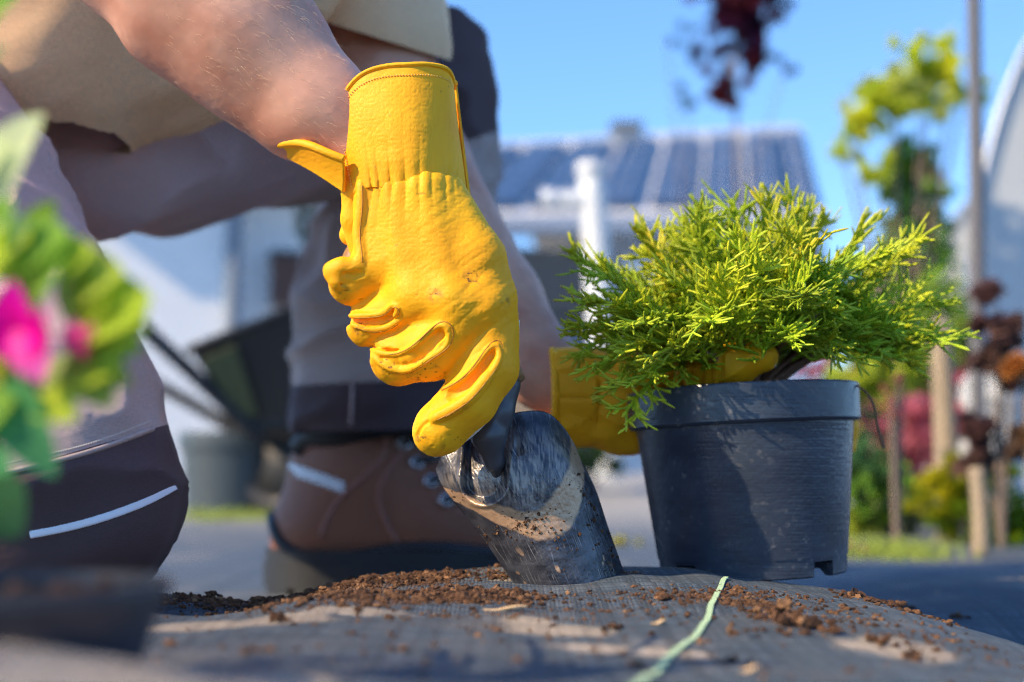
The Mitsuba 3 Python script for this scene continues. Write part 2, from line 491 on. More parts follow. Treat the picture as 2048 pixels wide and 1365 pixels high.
for px, py, r in ((425, 1196, .0036), (520, 1209, .003), (660, 1186, .003), (1320, 1196, .0034), (1480, 1185, .003), (1575, 1240, .0050), (1600, 1255, .0042), (1545, 1232, .0042), (1640, 1262, .0036),
                  (1330, 1200, .003), (1240, 1258, .003), (1755, 1288, .003), (1840, 1322, .0036), (1712, 1195, .0042), (1790, 1212, .0036), (1815, 1218, .003), (1915, 1236, .003), (560, 1243, .0026), (1470, 1270, .0035)):
    q = on_ground(px, py)
    m = 9
    _C.append(q + g_.normal(0, 1, (m, 3)) * r * [0.9, 0.7, 0.35] + [0, 0, r * 0.3]); _R.append(r * (0.3 + 0.5 * g_.random(m)))
m, col = crumbs(np.vstack(_C), np.hstack(_R), seed=3)
k = obj('soil', m, 'm_soil', color=col, smooth=False, kind='stuff')
labels[k]['label'] = 'loose brown soil crumbs scattered over the black ground fabric'

# a few wood chips lying on the fabric
scene['m_chip'] = principled((0.52, 0.36, 0.20), 0.75)
for px, py, L, w, a in ((1010, 1222, 0.020, 0.004, 0.1), (1085, 1138 + 14, 0.010, 0.0016, 1.2), (1318, 1250, 0.008, 0.003, 0.5), (1500, 1345, 0.007, 0.004, 0.3)):
    q = on_ground(px, py)
    u = np.array([math.cos(a), math.sin(a), 0.05]); w_ = np.array([-math.sin(a), math.cos(a), 0])
    t_ = np.linspace(-1, 1, 9)
    wd = (1 - 0.7 * np.abs(t_) ** 2.5) * (0.8 + 0.4 * g_.random(9))
    P = np.stack([q + u * L / 2 * x + w_ * w / 2 * y * z + np.array([0, 0, 0.0012 + 0.0007 * (1 - abs(y)) + 0.0006 * math.sin(3 * x)]) for y in (-1, -0.3, 0.3, 1) for x, z in zip(t_, wd)]).reshape(4, 9, 3)
    v, f, _ = sheet(P, 0.0009)
    kk = thing('wood_chip', {1010: 'pale wood splinter lying among the soil left of the trowel tip', 1085: 'tiny pale chip beside the trowel tip', 1318: 'small pale wood chip between the trowel and the green thread',
                             1500: 'pale flake on the fabric right of the green thread'}[px], 'wood chip')
    scene[kk] = mikit.ply((v, f), 'm_chip', smooth=40)

# ------------------------------------------------------------------ person
D0 = 0.68                                       # the working hand's distance


def g(px, py, dd=0.0):
    return at(px, py, D0 + dd / 1000.0)


STAINS = [(g(942, 553, -30), 0.0075), (g(1010, 600, -20), 0.004), (g(850, 745, -20), 0.010), (g(815, 765, -20), 0.006), (g(740, 690, -10), 0.0045), (g(905, 890, -15), 0.008), (g(868, 590, -30), 0.006), (g(930, 812, -20), 0.004), (g(720, 655, -8), 0.006), (g(775, 735, -12), 0.009), (g(880, 760, -25), 0.008), (g(845, 880, -12), 0.006), (g(690, 585, -8), 0.005)]


def f_leather(p, n, uv):
    a = fbm(p.x * 26, p.y * 26, p.z * 26, 3)
    c = mix(mi.Color3f(0.88, 0.385, 0.004), mi.Color3f(0.92, 0.465, 0.008), smoothstep(0.3, 0.7, a))
    sp = noise(p.x * 700, p.y * 700, p.z * 700)
    big = fbm(p.x * 160, p.y * 160, p.z * 160, 3)
    m = mi.Float(0)
    for q, r in STAINS:
        d = dr.sqrt((p.x - q[0]) ** 2 + ((p.y - q[1]) * 0.3) ** 2 + (p.z - q[2]) ** 2)
        m = dr.maximum(m, 1 - smoothstep(r * 0.3, r, d))
    dirt = m * smoothstep(0.47, 0.66, big) * 0.6 + m * smoothstep(0.66, 0.82, sp) * 0.8 + smoothstep(0.93, 0.97, noise(p.x * 260, p.y * 260, p.z * 260)) * 0.35
    return mix(c, mi.Color3f(0.16, 0.07, 0.015), dr.minimum(dirt, 0.9))


def f_grain(p, n, uv):
    a = noise(p.x * 900, p.y * 900, p.z * 900)
    b = dr.abs(noise(p.x * 420 + 3, p.y * 420, p.z * 420) - 0.5) * 2
    w = dr.abs(noise(p.x * 150, p.y * 150, p.z * 300) - 0.5)
    return a * 0.00009 + b * 0.00015 + w * 0.00005


def f_skin(p, n, uv):
    a, b = fbm(p.x * 35, p.y * 35, p.z * 35, 3), fbm(p.x * 160 + 5, p.y * 160, p.z * 160, 3)
    c = mix(mi.Color3f(0.61, 0.33, 0.225), mi.Color3f(0.48, 0.19, 0.115), smoothstep(0.25, 0.85, a))
    return c * (0.88 + 0.24 * b)


def f_skinbump(p, n, uv):
    return 0.00004 * noise(p.x * 900, p.y * 900, p.z * 900) + 0.00012 * fbm(p.x * 260, p.y * 260, p.z * 260, 2)


def cloth(c0, c1, fuzz=900):
    def fn(p, n, uv):
        a = noise(p.x * fuzz, p.y * fuzz, p.z * fuzz * 1.7)
        b = fbm(p.x * 12, p.y * 12, p.z * 12, 3)
        return mix(mi.Color3f(*c0), mi.Color3f(*c1), b) * (0.82 + 0.36 * a)
    return fn


scene['m_leather'] = bump(principled(proc(f_leather), 0.58, specular=0.32, sheen=0.2), f_grain, 2e-4)
scene['m_seam'] = principled((0.88, 0.40, 0.006), 0.5, specular=0.4)
scene['m_stitch'] = principled((0.82, 0.52, 0.16), 0.7)
scene['m_seam_shade'] = principled((0.46, 0.19, 0.006), 0.6)  # darker than the leather: shading of the seam grooves, put into the colour
scene['m_lining'] = principled((0.72, 0.66, 0.56), 0.9)
scene['m_skin'] = bump(principled(proc(f_skin), 0.48, specular=0.45), f_skinbump, 3e-4)
scene['m_hair'] = principled((0.75, 0.55, 0.36), 0.5)
scene['m_trousers'] = principled(proc(cloth((0.47, 0.318, 0.312), (0.54, 0.375, 0.365))), 0.85, sheen=0.5)
scene['m_canvas'] = principled(proc(cloth((0.40, 0.31, 0.29), (0.47, 0.37, 0.335))), 0.85, sheen=0.4)
scene['m_dark_cloth'] = principled(proc(cloth((0.075, 0.047, 0.052), (0.100, 0.064, 0.070), 1400)), 0.8, sheen=0.5)


def f_twill(p, n, uv):
    return 0.00020 * dr.sin((p.x + p.z * 1.3 + p.y * 0.4) * 3900) + 0.0004 * noise(p.x * 300, p.y * 300, p.z * 300)


for _k in ('m_canvas', 'm_dark_cloth'):
    scene[_k] = bump(scene[_k], f_twill, 2e-4)
scene['m_reflective'] = principled((0.72, 0.73, 0.78), 0.45)
scene['m_shirt'] = principled(proc(cloth((0.72, 0.455, 0.255), (0.80, 0.54, 0.32), 700)), 0.9, sheen=0.3)
scene['m_boot'] = principled(proc(cloth((0.24, 0.092, 0.052), (0.29, 0.115, 0.068), 500)), 0.55, specular=0.4)
scene['m_boot_seam'] = principled((0.33, 0.14, 0.10), 0.6)
scene['m_rubber'] = principled((0.022, 0.024, 0.028), 0.5)
scene['m_metal'] = principled((0.6, 0.58, 0.6), 0.3, metallic=1.0)

PERSON = thing('person', 'kneeling gardener in tan shirt, brown trousers and yellow gloves, pushing a trowel into the ground', 'person')


def folds(v, f, amp, freq, seed, axis=None, stretch=4.0):
    """Cloth creases: ridged noise, drawn out along axis."""
    n = vnormals(v, f)
    q = v.copy()
    if axis is not None:
        a = np.asarray(axis, float); a /= np.linalg.norm(a)
        q = v - np.outer(v @ a, a) * (1 - 1 / stretch)
    w = q + 0.02 * (np.stack([meshkit.fbm(v * 14 + s, 2, seed + s) for s in range(3)], -1) - 0.5)
    r = np.clip(1 - 2.6 * np.abs(meshkit.fbm(w * freq, 2, seed) - 0.5), 0, 1)
    return v + n * (amp * (r ** 2.5 - 0.3))[:, None], f


def project(F, pix, d0, d1, n=60, lift=0.0):
    """A 3-D curve lying on the field's surface behind a curve of photo pixels."""
    P = spline(np.asarray(pix, float), n)
    out = [q for q in F.hit(P, d0, d1, lift=lift) if q is not None]
    out = np.array(out)
    for _ in range(2):
        out[1:-1] = 0.25 * out[:-2] + 0.5 * out[1:-1] + 0.25 * out[2:]
    return out


# --- the body: both arms, neck and trunk, one continuous surface
R2M = D0 / FPX
B = Field(at(-420, -1500, 1.0) - [0.1, 0.30, 0.0], at(1400, 900, 1.0) + [0.06, 0.45, 0], 0.0036)
r_sh, l_sh = at(250, -560, 0.80), at(690, -330, 1.13)
r_el = at(215, -165, 0.725)
B.chain([r_sh, r_el], [0.052, 0.046], 0.02)
arm = [r_el, at(400, -15, 0.714), at(520, 100, 0.708), at(640, 222, 0.702), at(772, 335, 0.698)]
B.chain(arm, [0.0468, 0.0455, 0.0388, 0.0300, 0.0215], 0.008)
B.chain([at(300, -110, 0.717), at(470, 40, 0.703)], [0.042, 0.0362], 0.014)
B.chain([at(560, 60, 0.697), at(690, 235, 0.692)], [0.0085, 0.0080], 0.016)     # the tendon ridge
B.chain([at(330, 60, 0.708), at(560, 255, 0.703)], [0.020, 0.010], 0.018)
B.chain([l_sh, at(775, 170, 1.03)], [0.056, 0.040], 0.02)
B.chain([at(775, 170, 1.03), at(840, 330, 1.0), at(1000, 600, 0.93), at(1090, 745, 0.89), at(1190, 800, 0.87)], [0.041, 0.039, 0.0300, 0.0255, 0.022], 0.012)
B.chain([at(-60, 60, 1.06), at(330, -300, 1.0), r_sh], [0.10, 0.105, 0.06], 0.05)
B.chain([at(330, -300, 1.0), l_sh], [0.105, 0.06], 0.05)
B.chain([at(470, -440, 0.97), at(600, -640, 0.93)], [0.065, 0.055], 0.03)
B.cone(at(650, -800, 0.92), at(720, -760, 0.90), 0.085, 0.07, 0.03)
v, f = B.mesh()
v, f = taubin(v, f, 4)
obj('body', (v, f), 'm_skin', PERSON)

gh = np.random.default_rng(5)
pix = np.c_[gh.uniform(330, 700, 420), gh.uniform(0, 290, 420)]
roots = [q for q in B.hit(pix, 0.60, 0.75)if q is not None]
roots = np.array(roots)
dirs = np.array([0.75, -0.10, -0.35]) + gh.normal(0, 0.22, (len(roots), 3))
dirs /= np.linalg.norm(dirs, axis=1)[:, None]
L = gh.uniform(0.003, 0.008, (len(roots), 1))
hp = np.stack([roots, roots + dirs * L * 0.5 + [0, -0.0003, 0], roots + dirs * L + [0.0006, 0, -0.0012]], 1)
obj('arm_hair', tubes(hp, np.ones((len(hp), 3)) * [0.000055, 0.000045, 0.00002], 3, False), 'm_hair', PERSON, kind='stuff')

# --- trousers
K = Field(at(-900, 150, 1.0) - [0.0, 0.40, 0.0], at(1100, 1300, 1.0) + [0.05, 0.45, 0], 0.0045)
K.chain([at(-310, 120, .90), at(-165, 480, .800), at(30, 800, .738), at(96, 955, .715)], [.105, .098, .080, .0755], 0.006)     # near thigh down to the knee on the ground
K.chain([at(96, 955, .715), at(105, 1050, .718)], [.0755, .058], 0.006)
K.chain([at(120, 985, .705), at(212, 1020, .70)], [.060, .0425], 0.008)
K.chain([at(100, 1010, .74), at(-330, 1010, 1.02)], [.062, .052], 0.03)                        # its shin behind
hipc = at(-130, 190, 1.06)
K.chain([at(-330, 110, .92), hipc], [.10, .11], 0.02)
near_leg = K.mesh()
K2 = Field(at(-500, -150, 1.0) - [0, .2, 0], at(1150, 1000, 1.3) + [0, .35, 0], 0.0045)
K2.chain([at(-160, 210, 1.06), at(300, 275, 1.10), at(640, 225, 1.16), at(875, 155, 1.22)], [.105, .078, .072, .058], 0.008)
K2.chain([at(-100, 210, 1.0), at(140, 300, .985), at(330, 290, 1.07)], [.09, .050, .050], 0.03)
K2.chain([at(20, 275, .96), at(190, 300, .985), at(330, 280, 1.05)], [.062, .058, .055], 0.02)
K2.chain([at(875, 155, 1.22), at(893, 215, 1.22)], [.058, .046], 0.008)
K2.chain([at(885, 190, 1.22), at(812, 470, 1.235), at(772, 640, 1.24), at(768, 850, 1.25)], [.056, .084, .086, .094], 0.010)
far_leg = K2.mesh()
v, f = folds(*taubin(*near_leg, 10), 0.008, 17, 21, axis=[1.0, 0, 0.45], stretch=3.5)
v = v - vnormals(v, f) * 0.003
near = (v, f)


def view_plane(a, b):
    """A plane through two pixels, along the line of sight; its normal points up the picture."""
    p, q = at(*a, 1.0), at(*b, 1.0)
    n = np.cross(q - CAM, p - CAM)
    return p, n / np.linalg.norm(n) * (1 if n[2] > 0 else -1)


o1, n1 = view_plane((0, 948), (312, 856))
o2, n2 = view_plane((0, 690), (262, 690))
up_, low_ = slice_off(near, o1, n1), slice_off(near, o1, -n1)
TR = obj('trousers', slice_off(up_, o2, n2), 'm_trousers', PERSON)
obj('leg_panel', slice_off(up_, o2, -n2), 'm_canvas', TR, label='sunlit taupe canvas panel above the kneeling knee')
obj('knee_patch', low_, 'm_dark_cloth', TR, label='dark brown knee patch pressed to the ground')
KN = Field(K.lo, K.lo + 1e-3, 1)
n_near = vnormals(*near)


def on_mesh(m, pix, d0=0.3, d1=3.0, lift=0.0):
    """Curve on a mesh behind photo pixels."""
    t = tm(m)
    r = np.array([at(p[0], p[1], 1.0) - CAM for p in pix])
    loc, ri, _ = t.ray.intersects_location(np.tile(CAM, (len(r), 1)), r, multiple_hits=True)
    out = []
    for i in range(len(r)):
        c = loc[ri == i]
        if len(c):
            d = np.linalg.norm(c - CAM, axis=1)
            j = np.argmin(d)
            out.append(c[j] - (c[j] - CAM) / d[j] * lift)
    out = np.array(out)
    for _ in range(2):
        out[1:-1] = 0.25 * out[:-2] + 0.5 * out[1:-1] + 0.25 * out[2:]
    return out


hem = on_mesh(near, spline([(-20, 953), (100, 925), (200, 897), (306, 858)], 70))
obj('hem', tube(hem, 0.0016, 6), 'm_canvas', TR)
pp = on_mesh(near, spline([(60, 1070), (150, 1052), (230, 1028), (300, 1000), (352, 972)], 50), lift=0.0006)
pd = np.gradient(pp, axis=0); pd /= np.linalg.norm(pd, axis=1)[:, None]
wv = np.cross(pd, FWD); wv /= np.linalg.norm(wv, axis=1)[:, None]
P = np.stack([pp - wv * 0.0021, pp - wv * 0.0012 - FWD * 0.0005, pp + wv * 0.0012 - FWD * 0.0005, pp + wv * 0.0021])
obj('piping', sheet(P, 0.001)[:2], 'm_reflective', TR, label='pale reflective piping on the kneeling knee')
st = on_mesh(near, spline([(-20, 935), (100, 908), (200, 881), (300, 842)], 130), lift=0.0002)
obj('stitching', tubes(np.stack([st[0:-1:2], st[1::2]], 1), np.full((len(st) // 2, 2), 0.0004), 4), 'm_lining', TR, kind='stuff')

v, f = folds(*taubin(*far_leg, 10), 0.014, 17, 33, axis=at(800, 180, 1.1) - at(150, 440, 1.1), stretch=6)
far = (v, f)
o3, n3 = view_plane((600, 300), (1000, 285))
o4, n4 = view_plane((560, 772), (1000, 752))
o5, n5 = view_plane((560, 866), (1000, 856))
# the shin panel starts right of the thigh: split the leg in thigh + knee and shin first
o6, n6 = view_plane((600, 395), (905, 292))
upper, shin = slice_off(far, o6, n6), slice_off(far, o6, -n6)
o8, n8 = view_plane((862, 330), (880, -60))
n8 = n8 if n8 @ RGT > 0 else -n8
thigh = obj('thigh', slice_off(upper, o8, -n8), 'm_trousers', TR)
obj('knee_patch', slice_off(upper, o8, n8), 'm_dark_cloth', TR, label='dark knee patch of the raised knee')
obj('shin_panel', slice_off(shin, o4, n4), 'm_canvas', TR, label='lighter taupe panel over the upright shin')
cuffband = slice_off(slice_off(shin, o4, -n4), o5, n5)
obj('hem_band', cuffband, 'm_dark_cloth', TR, label='dark hem band above the boot')
kp = on_mesh(far, spline([(888, 60), (905, 120), (900, 200), (880, 285)], 30), lift=0.001)
vb = on_mesh(far, spline([(705, 770), (702, 850)], 14), lift=0.0006)
obj('seam', tube(vb, 0.0014, 5), 'm_trousers', TR)

# --- shirt: hangs in a slack fold below the chest, with a short sleeve on the far arm
S = Field(at(-700, -900, 1.0) - [0, .35, 0], at(1000, 350, 1.0) + [0.03, .35, 0], 0.005)
S.chain([at(-160, 60, 1.02), at(120, -90, 0.97), at(330, -260, 0.97), at(520, -430, 0.97)], [.150, .150, .150, .13], 0.05)
S.chain([at(330, -300, .95), r_sh, at(240, -420, .775)], [.10, .075, .066], 0.03)
S.chain([at(450, -330, 1.0), l_sh], [.12, .085], 0.04)
S.chain([at(60, 40, .90), at(120, 120, .895)], [.070, .048], 0.04)
S.chain([at(120, 120, .895), at(150, 205, .895)], [.050, .018], 0.03)
S.chain([at(20, 30, .90), at(60, 150, .885)], [.06, .03], .03)
S.chain([at(70, 150, .885), at(112, 262, .895)], [.046, .020], .03)
S.chain([at(150, 180, .89), at(185, 250, .90)], [.036, .016], .03)
S.chain([at(250, 60, .92), at(400, 120, .93)], [.075, .042], 0.04)
S.chain([at(330, 170, .925), at(350, 215, .93)], [.034, .012], 0.03)
S.chain([at(240, 120, .91), at(250, 180, .915)], [.04, .016], 0.03)
v, f = folds(*taubin(*S.mesh(), 5), 0.010, 13, 44, axis=[0.4, 0, 1.0], stretch=4)
SH = obj('shirt', (v, f), 'm_shirt', PERSON)
S2 = Field(at(500, -500, 1.0) - [0, .2, 0], at(1000, 250, 1.0) + [0.0, .25, 0], 0.003)
a_, b_ = l_sh, at(775, 150, 1.03)
S2.chain([a_, a_ + (b_ - a_) * 0.55, at(762, 92, 1.035)], [.074, .061, .0555], 0.02)
S2.chain([at(680, -120, 1.03), at(650, 110, 1.02)], [.03, .012], 0.03)
m_ = taubin(*S2.mesh(), 5)
o7, n7 = view_plane((600, 28), (890, 118))
v, f = slice_off(m_, o7, n7)
m2 = slice_off(m_, *view_plane((655, 178), (905, -60)))
obj('sleeve', folds(v, f, 0.005, 13, 55, axis=[0.3, 0, 1])[:2], 'm_shirt', SH, label='sunlit short sleeve of the far arm')

# --- boot of the planted foot
DB = 1.25
bt = lambda px, py, dd=0.0: at(px, py, DB + dd)
BM = DB / FPX
BO = Field(bt(480, 800) - [0, .10, 0], bt(1330, 1220) + [0, .12, 0], 0.0025)
for pts, rad, kk, sy in (
        ([(715, 880), (702, 960), (672, 1050)], [118, 118, 108], .02, 1.25),
        ([(672, 1050), (860, 1060), (1010, 1085), (1150, 1100)], [106, 98, 84, 66], .02, 0.95),
        ([(760, 940), (900, 1030), (1010, 1075)], [112, 100, 84], .03, 1.05),
        ([(640, 1075), (660, 1090)], [92, 84], .02, 1.0)):
    BO.chain([bt(*p) for p in pts], [r * BM for r in rad], kk, False, sy)
bv, bf = taubin(*BO.mesh(), 5)
ob, nb = view_plane((500, 1118), (1200, 1118))
oc, nc = view_plane((560, 868), (900, 848))
upper_b = slice_off(slice_off((bv, bf), np.array([0, 0, 0.028]), np.array([0, 0, 1.0])), oc, -nc)
BOOT = obj('boot', upper_b, 'm_boot', PERSON, label='brown leather work boot planted flat behind the trowel')
bm_ = tm((bv, bf))
# sole: outline of the boot grown a little, extruded, with lugs
from shapely.geometry import Polygon, MultiPoint
sl = bv[(bv[:, 2] < 0.06)]
ol = MultiPoint(sl[:, :2]).convex_hull.buffer(0.006)
so = trimesh.creation.extrude_polygon(ol, 0.024, engine='earcut')
so.apply_translation([0, 0, 0.007])
obj('sole', so, 'm_rubber', BOOT, smooth=30)
so2 = trimesh.creation.extrude_polygon(ol.buffer(-0.002), 0.012, engine='earcut'); so2.apply_translation([0, 0, 0.031])
obj('welt', so2, 'm_rubber', BOOT, smooth=30)
lugs = []
xs = np.linspace(sl[:, 0].min(), sl[:, 0].max(), 12)
for i in range(11):
    if i % 4 != 3:
        c = ol.intersection(Polygon([(xs[i] + .003, -9), (xs[i + 1] - .004, -9), (xs[i + 1] - .004, 9), (xs[i] + .003, 9)]))
        e = trimesh.creation.extrude_polygon(c, 0.011, engine='earcut'); e.apply_translation([0, 0, -0.0035])
        lugs.append((np.array(e.vertices), np.array(e.faces)))
obj('tread', cat(lugs), 'm_rubber', BOOT, smooth=False)
hcup = on_mesh((bv, bf), spline([(545, 1035), (560, 1085), (640, 1118), (780, 1100), (900, 1098), (1000, 1110)], 40), lift=0.002)
obj('foxing', tube(hcup, 0.0065, 8), 'm_rubber', BOOT)
col_ = on_mesh((bv, bf), spline([(596, 900), (615, 878), (660, 868), (740, 858), (830, 856)], 30), lift=-0.002)
obj('collar', tube(col_, [0.011, 0.014, 0.012, 0.010], 10), 'm_rubber', BOOT)
sp = on_mesh((bv, bf), spline([(572, 936), (630, 955), (688, 976)], 24), lift=0.0012)
w2 = np.array([0, 0, 1.0]) * 0.0055
obj('reflective_strip', sheet(np.stack([sp - w2, sp + w2]), 0.0012)[:2], 'm_reflective', BOOT)
for pix in (((772, 862), (770, 900), (720, 960), (670, 1010), (640, 1075)), ((800, 905), (778, 940), (757, 985), (765, 1030), (795, 1085)), ((596, 902), (640, 890), (700, 872), (770, 865))):
    obj('seam', tube(on_mesh((bv, bf), spline(pix, 30), lift=0.0005), 0.0026, 6), 'm_boot_seam', BOOT)
for px, py in ((808, 887), (834, 925), (862, 962), (892, 1000)):
    q = on_mesh((bv, bf), [(px, py)], lift=0.003)[0]
    e = trimesh.creation.torus(0.0050, 0.0024, 16, 8); e.apply_transform(trimesh.geometry.align_vectors([0, 0, 1], [0.3, -1, 0.3])); e.apply_translation(q)
    obj('eyelet', e, 'm_metal', BOOT)
    h = on_mesh((bv, bf), [(px + 22, py - 6)], lift=0.004)
    if len(h):
        obj('lace', tube(np.array([q - [0.004, 0, 0], q * .5 + h[0] * .5 + [0, -.004, 0], h[0] + [.012, .02, 0.002]]), 0.0032, 7, 10), 'm_rubber', BOOT)

# --- the glove on the trowel
GP = R2M


def glove_base():
    G = Field(at(600, 300, .62), at(1080, 940, .76) + [0, .02, 0], 0.00075)

    def ch(pts, k=0.0045, sub=False, sy=1.0):
        G.chain([g(*p[:3]) for p in pts], [p[3] * GP for p in pts], k, sub, sy)
    ch([(830, 385, 14, 86), (868, 560, 12, 92), (900, 640, 14, 84)], 0.006, sy=1.1)      # palm
    ch([(748, 385, 4, 46), (762, 520, 2, 54)], 0.006)
    ch([(795, 385, -2, 50), (832, 590, -4, 62)], 0.006)
    ch([(845, 385, -4, 54), (905, 600, -7, 68)], 0.006)
    ch([(884, 388, 2, 50), (948, 520, -3, 62), (972, 600, -3, 66)], 0.006)
    ch([(772, 530, 3, 54), (702, 568, 1, 41)], 0.006)                                    # little finger
    ch([(702, 568, 1, 41), (704, 572, 28, 38), (770, 590, 44, 34)], 0.004)
    ch([(830, 602, -4, 58), (738, 652, 3, 43)], 0.004)                                   # ring finger
    ch([(738, 652, 3, 43), (742, 655, 30, 40), (810, 650, 46, 36)], 0.004)
    ch([(915, 650, -8, 66), (860, 700, -6, 62), (797, 716, 2, 54)], 0.0035)                # middle finger
    ch([(797, 716, 2, 54), (800, 716, 34, 46), (870, 700, 50, 38)], 0.004)
    ch([(978, 640, -3, 60), (976, 735, -8, 60), (938, 800, -10, 57), (882, 856, -8, 53), (872, 866, -4, 48)], 0.0025)   # first finger along the neck
    ch([(700, 470, 14, 22), (735, 380, 16, 34)], 0.010)
    ch([(960, 520, 26, 40), (985, 690, 34, 36), (950, 780, 34, 34)], 0.008)                # thumb, behind the handle
    # knuckles
    for p in ((962, 604, -14, 40), (900, 600, -18, 36), (838, 586, -13, 32)):
        ch([p, (p[0] + 6, p[1] + 8, p[2], p[3])], 0.010)
    return G, ch


G0, ch = glove_base()
surf = lambda pix, n=60, lift=0.0: project(G0, pix, .60, .76, n, lift)
# curves of the finger seams on the bare glove
lip1 = surf([(700, 632), (722, 632), (748, 630), (772, 622), (789, 610), (796, 616), (790, 632)], 40)
lip1b = surf([(703, 648), (740, 660), (775, 655), (800, 640)], 30)
cav1 = surf([(700, 640), (740, 644), (780, 636), (793, 622)], 30)
loop2 = surf([(742, 700), (770, 708), (802, 706), (836, 685), (866, 658), (885, 650), (898, 666), (891, 694), (860, 716), (820, 740), (780, 738), (744, 708)], 90)
cav2 = surf([(752, 708), (790, 716), (825, 714), (856, 692), (880, 668)], 40)
loop3a = surf([(884, 780), (923, 760), (957, 724), (977, 698), (990, 690), (998, 702), (990, 736), (964, 770), (930, 803), (890, 826)], 80)
cav3 = surf([(900, 792), (932, 770), (962, 736), (984, 706)], 40)
seam3 = surf([(950, 782), (910, 816), (870, 838), (846, 852), (834, 872)], 50)
seam3b = surf([(976, 752), (940, 795), (900, 822), (868, 838)], 50)
edge_l = surf([(722, 360), (722, 420), (718, 470), (722, 505), (723, 528)], 50)
G1 = G0
G1.chain([g(676, 641, 22), g(690, 639, 6), cav1[0]], [.0035, .0032, .0022], .003, True)
G1.chain([g(722, 706, 22), g(738, 703, 5), cav2[0]], [.0036, .0034, .0028], .003, True)
for c, r, k in ((cav1 + FWD * .0006, 0.0020, .002), (cav2 + FWD * .0010, 0.0036, .002), (cav3 + FWD * .0002, 0.0019, .003), (seam3, 0.0008, .0012)):
    c = np.array(c)
    G1.chain(c, [r * (0.55 + 0.45 * math.sin(math.pi * min(1, 0.15 + i / len(c)))) for i in range(len(c))], k, True)
for c, r in ((lip1, .0009), (lip1b, .0008), (loop2, .0009), (loop3a, .0009)):
    G1.chain(c, r * (0.65 + 0.7 * meshkit.noise(c * 140, 3)), .0016)
for c, r in ((seam3b, .0009), (edge_l, .0010)):
    G1.chain(c, r * (0.6 + 0.8 * meshkit.noise(c * 120, 5)), .004)
# crumpled leather inside the gap between ring and middle finger, and at the little finger's rolled tip
gg = np.random.default_rng(3)
for i in range(9):
    a = cav2[int(2 + i * 4)] + FWD * 0.0035
    a = a + FWD * 0.0018
    d_ = np.array([1.0, 0, 0.5 + gg.normal(0, .4)]) * 0.0028
    G1.cone(a - d_, a + d_, .0024, .0018, .003)
roll = [g(672, 562, -10), g(664, 541, -8), g(684, 533, -10), g(708, 538, -9), g(722, 545, -8)]
G1.chain(roll, [.0034, .0034, .0034, .003, .0026], .006)
G1.chain([g(690, 548, -13), g(708, 552, -14), g(722, 549, -14)], [.0008, .0018, .0022], .002, True)
G1.chain([g(664, 560, -8), g(690, 572, -13), g(722, 578, -17), g(748, 590, -18)], [.0005, .0007, .0007, .0004], .0012, True)
seams = []
for c, k_ in ((lip1, None), (lip1b, None), (loop2, 1.10), (loop3a, 1.12), (seam3b, None), (edge_l, None)):
    d = (c - CAM) @ FWD
    pxy = np.stack([1024 + ((c - CAM) @ RGT) / d * FPX, 682.5 - ((c - CAM) @ UPV) / d * FPX], 1)
    if k_:
        m0 = pxy.mean(0)
        pxy = m0 + (pxy - m0) * [k_ * 1.02, k_ * 1.06]
    else:
        pxy = pxy + [2.0, 4.5]
    q = project(G1, pxy[2:-2], .60, .76, 60, 0.0)
    if len(q) > 8:
        seams.append(q)
v, f = G1.mesh()
# gathers fanning out below the wrist elastic, wrinkles over the knuckles
nrm = vnormals(v, f)
rel = v - CAM
dep = rel @ FWD
ppx, ppy = 1024 + (rel @ RGT) / dep * FPX, 682.5 - (rel @ UPV) / dep * FPX
def pucker(px, seam):
    """Leather drawn up along the elastic: rounded ridges, sharp valleys, fanning out from the seam."""
    fan = (px - 830) / (1 + 0.0016 * np.abs(seam))
    q = np.stack([fan * 0.016, 0 * fan, 0 * fan], -1)
    ph = fan * 0.135 + 7 * meshkit.fbm(q, 2, 4)
    amp = 0.45 + 0.9 * meshkit.noise(np.stack([fan * 0.05, 0 * fan, 0 * fan + 3], -1), 8)
    return (np.abs(np.sin(ph)) ** 0.7 - 0.6) * amp * (0.9 * np.exp(-np.abs(seam) / 20.0) + 0.35 * np.exp(-np.abs(seam) / 70.0))


gat = pucker(ppx, np.clip(ppy - 378, 0, None)) * 0.0014 * sm(700, 760, ppx) * sm(930, 850, ppx)
ang = (ppx * 0.55 + ppy * 0.83)
kn = np.exp(-(((ppx - 985) / 75) ** 2 + ((ppy - 600) / 90) ** 2))
wr = (1 - 2 * np.abs(meshkit.fbm(np.stack([ang * 0.030, (ppx * 0.83 - ppy * 0.55) * 0.006, 0 * ang], -1), 3, 6) - 0.5)) ** 3
big = meshkit.fbm(v * [30, 30, 22], 1, 12) - 0.5
fine = (1 - 2 * np.abs(meshkit.fbm(v * [170, 170, 110], 2, 15) - 0.5)) ** 3
v = v + nrm * (gat - 0.0006 * wr * (0.45 + kn) + 0.0011 * big - 0.00008 * fine)[:, None]
v, f = taubin(v, f, 3)
GL = obj('glove', (v, f), 'm_leather', PERSON, label='yellow leather glove gripping the trowel, with dirt on its fingers')
for q in seams:
    obj('seam', tube(q, 0.00042, 5), 'm_seam_shade', GL)  # thin dark tubes paint the shade along the finger seams
obj('lining', tube(ats([(1036, 640, .690), (1031, 700, .690), (1022, 758, .689), (1000, 802, .687), (960, 855, .684), (925, 884, .682), (900, 901, .681), (868, 912, .680)]), 0.0013, 6, 60), 'm_lining', GL, label='white felt edge along the first finger')

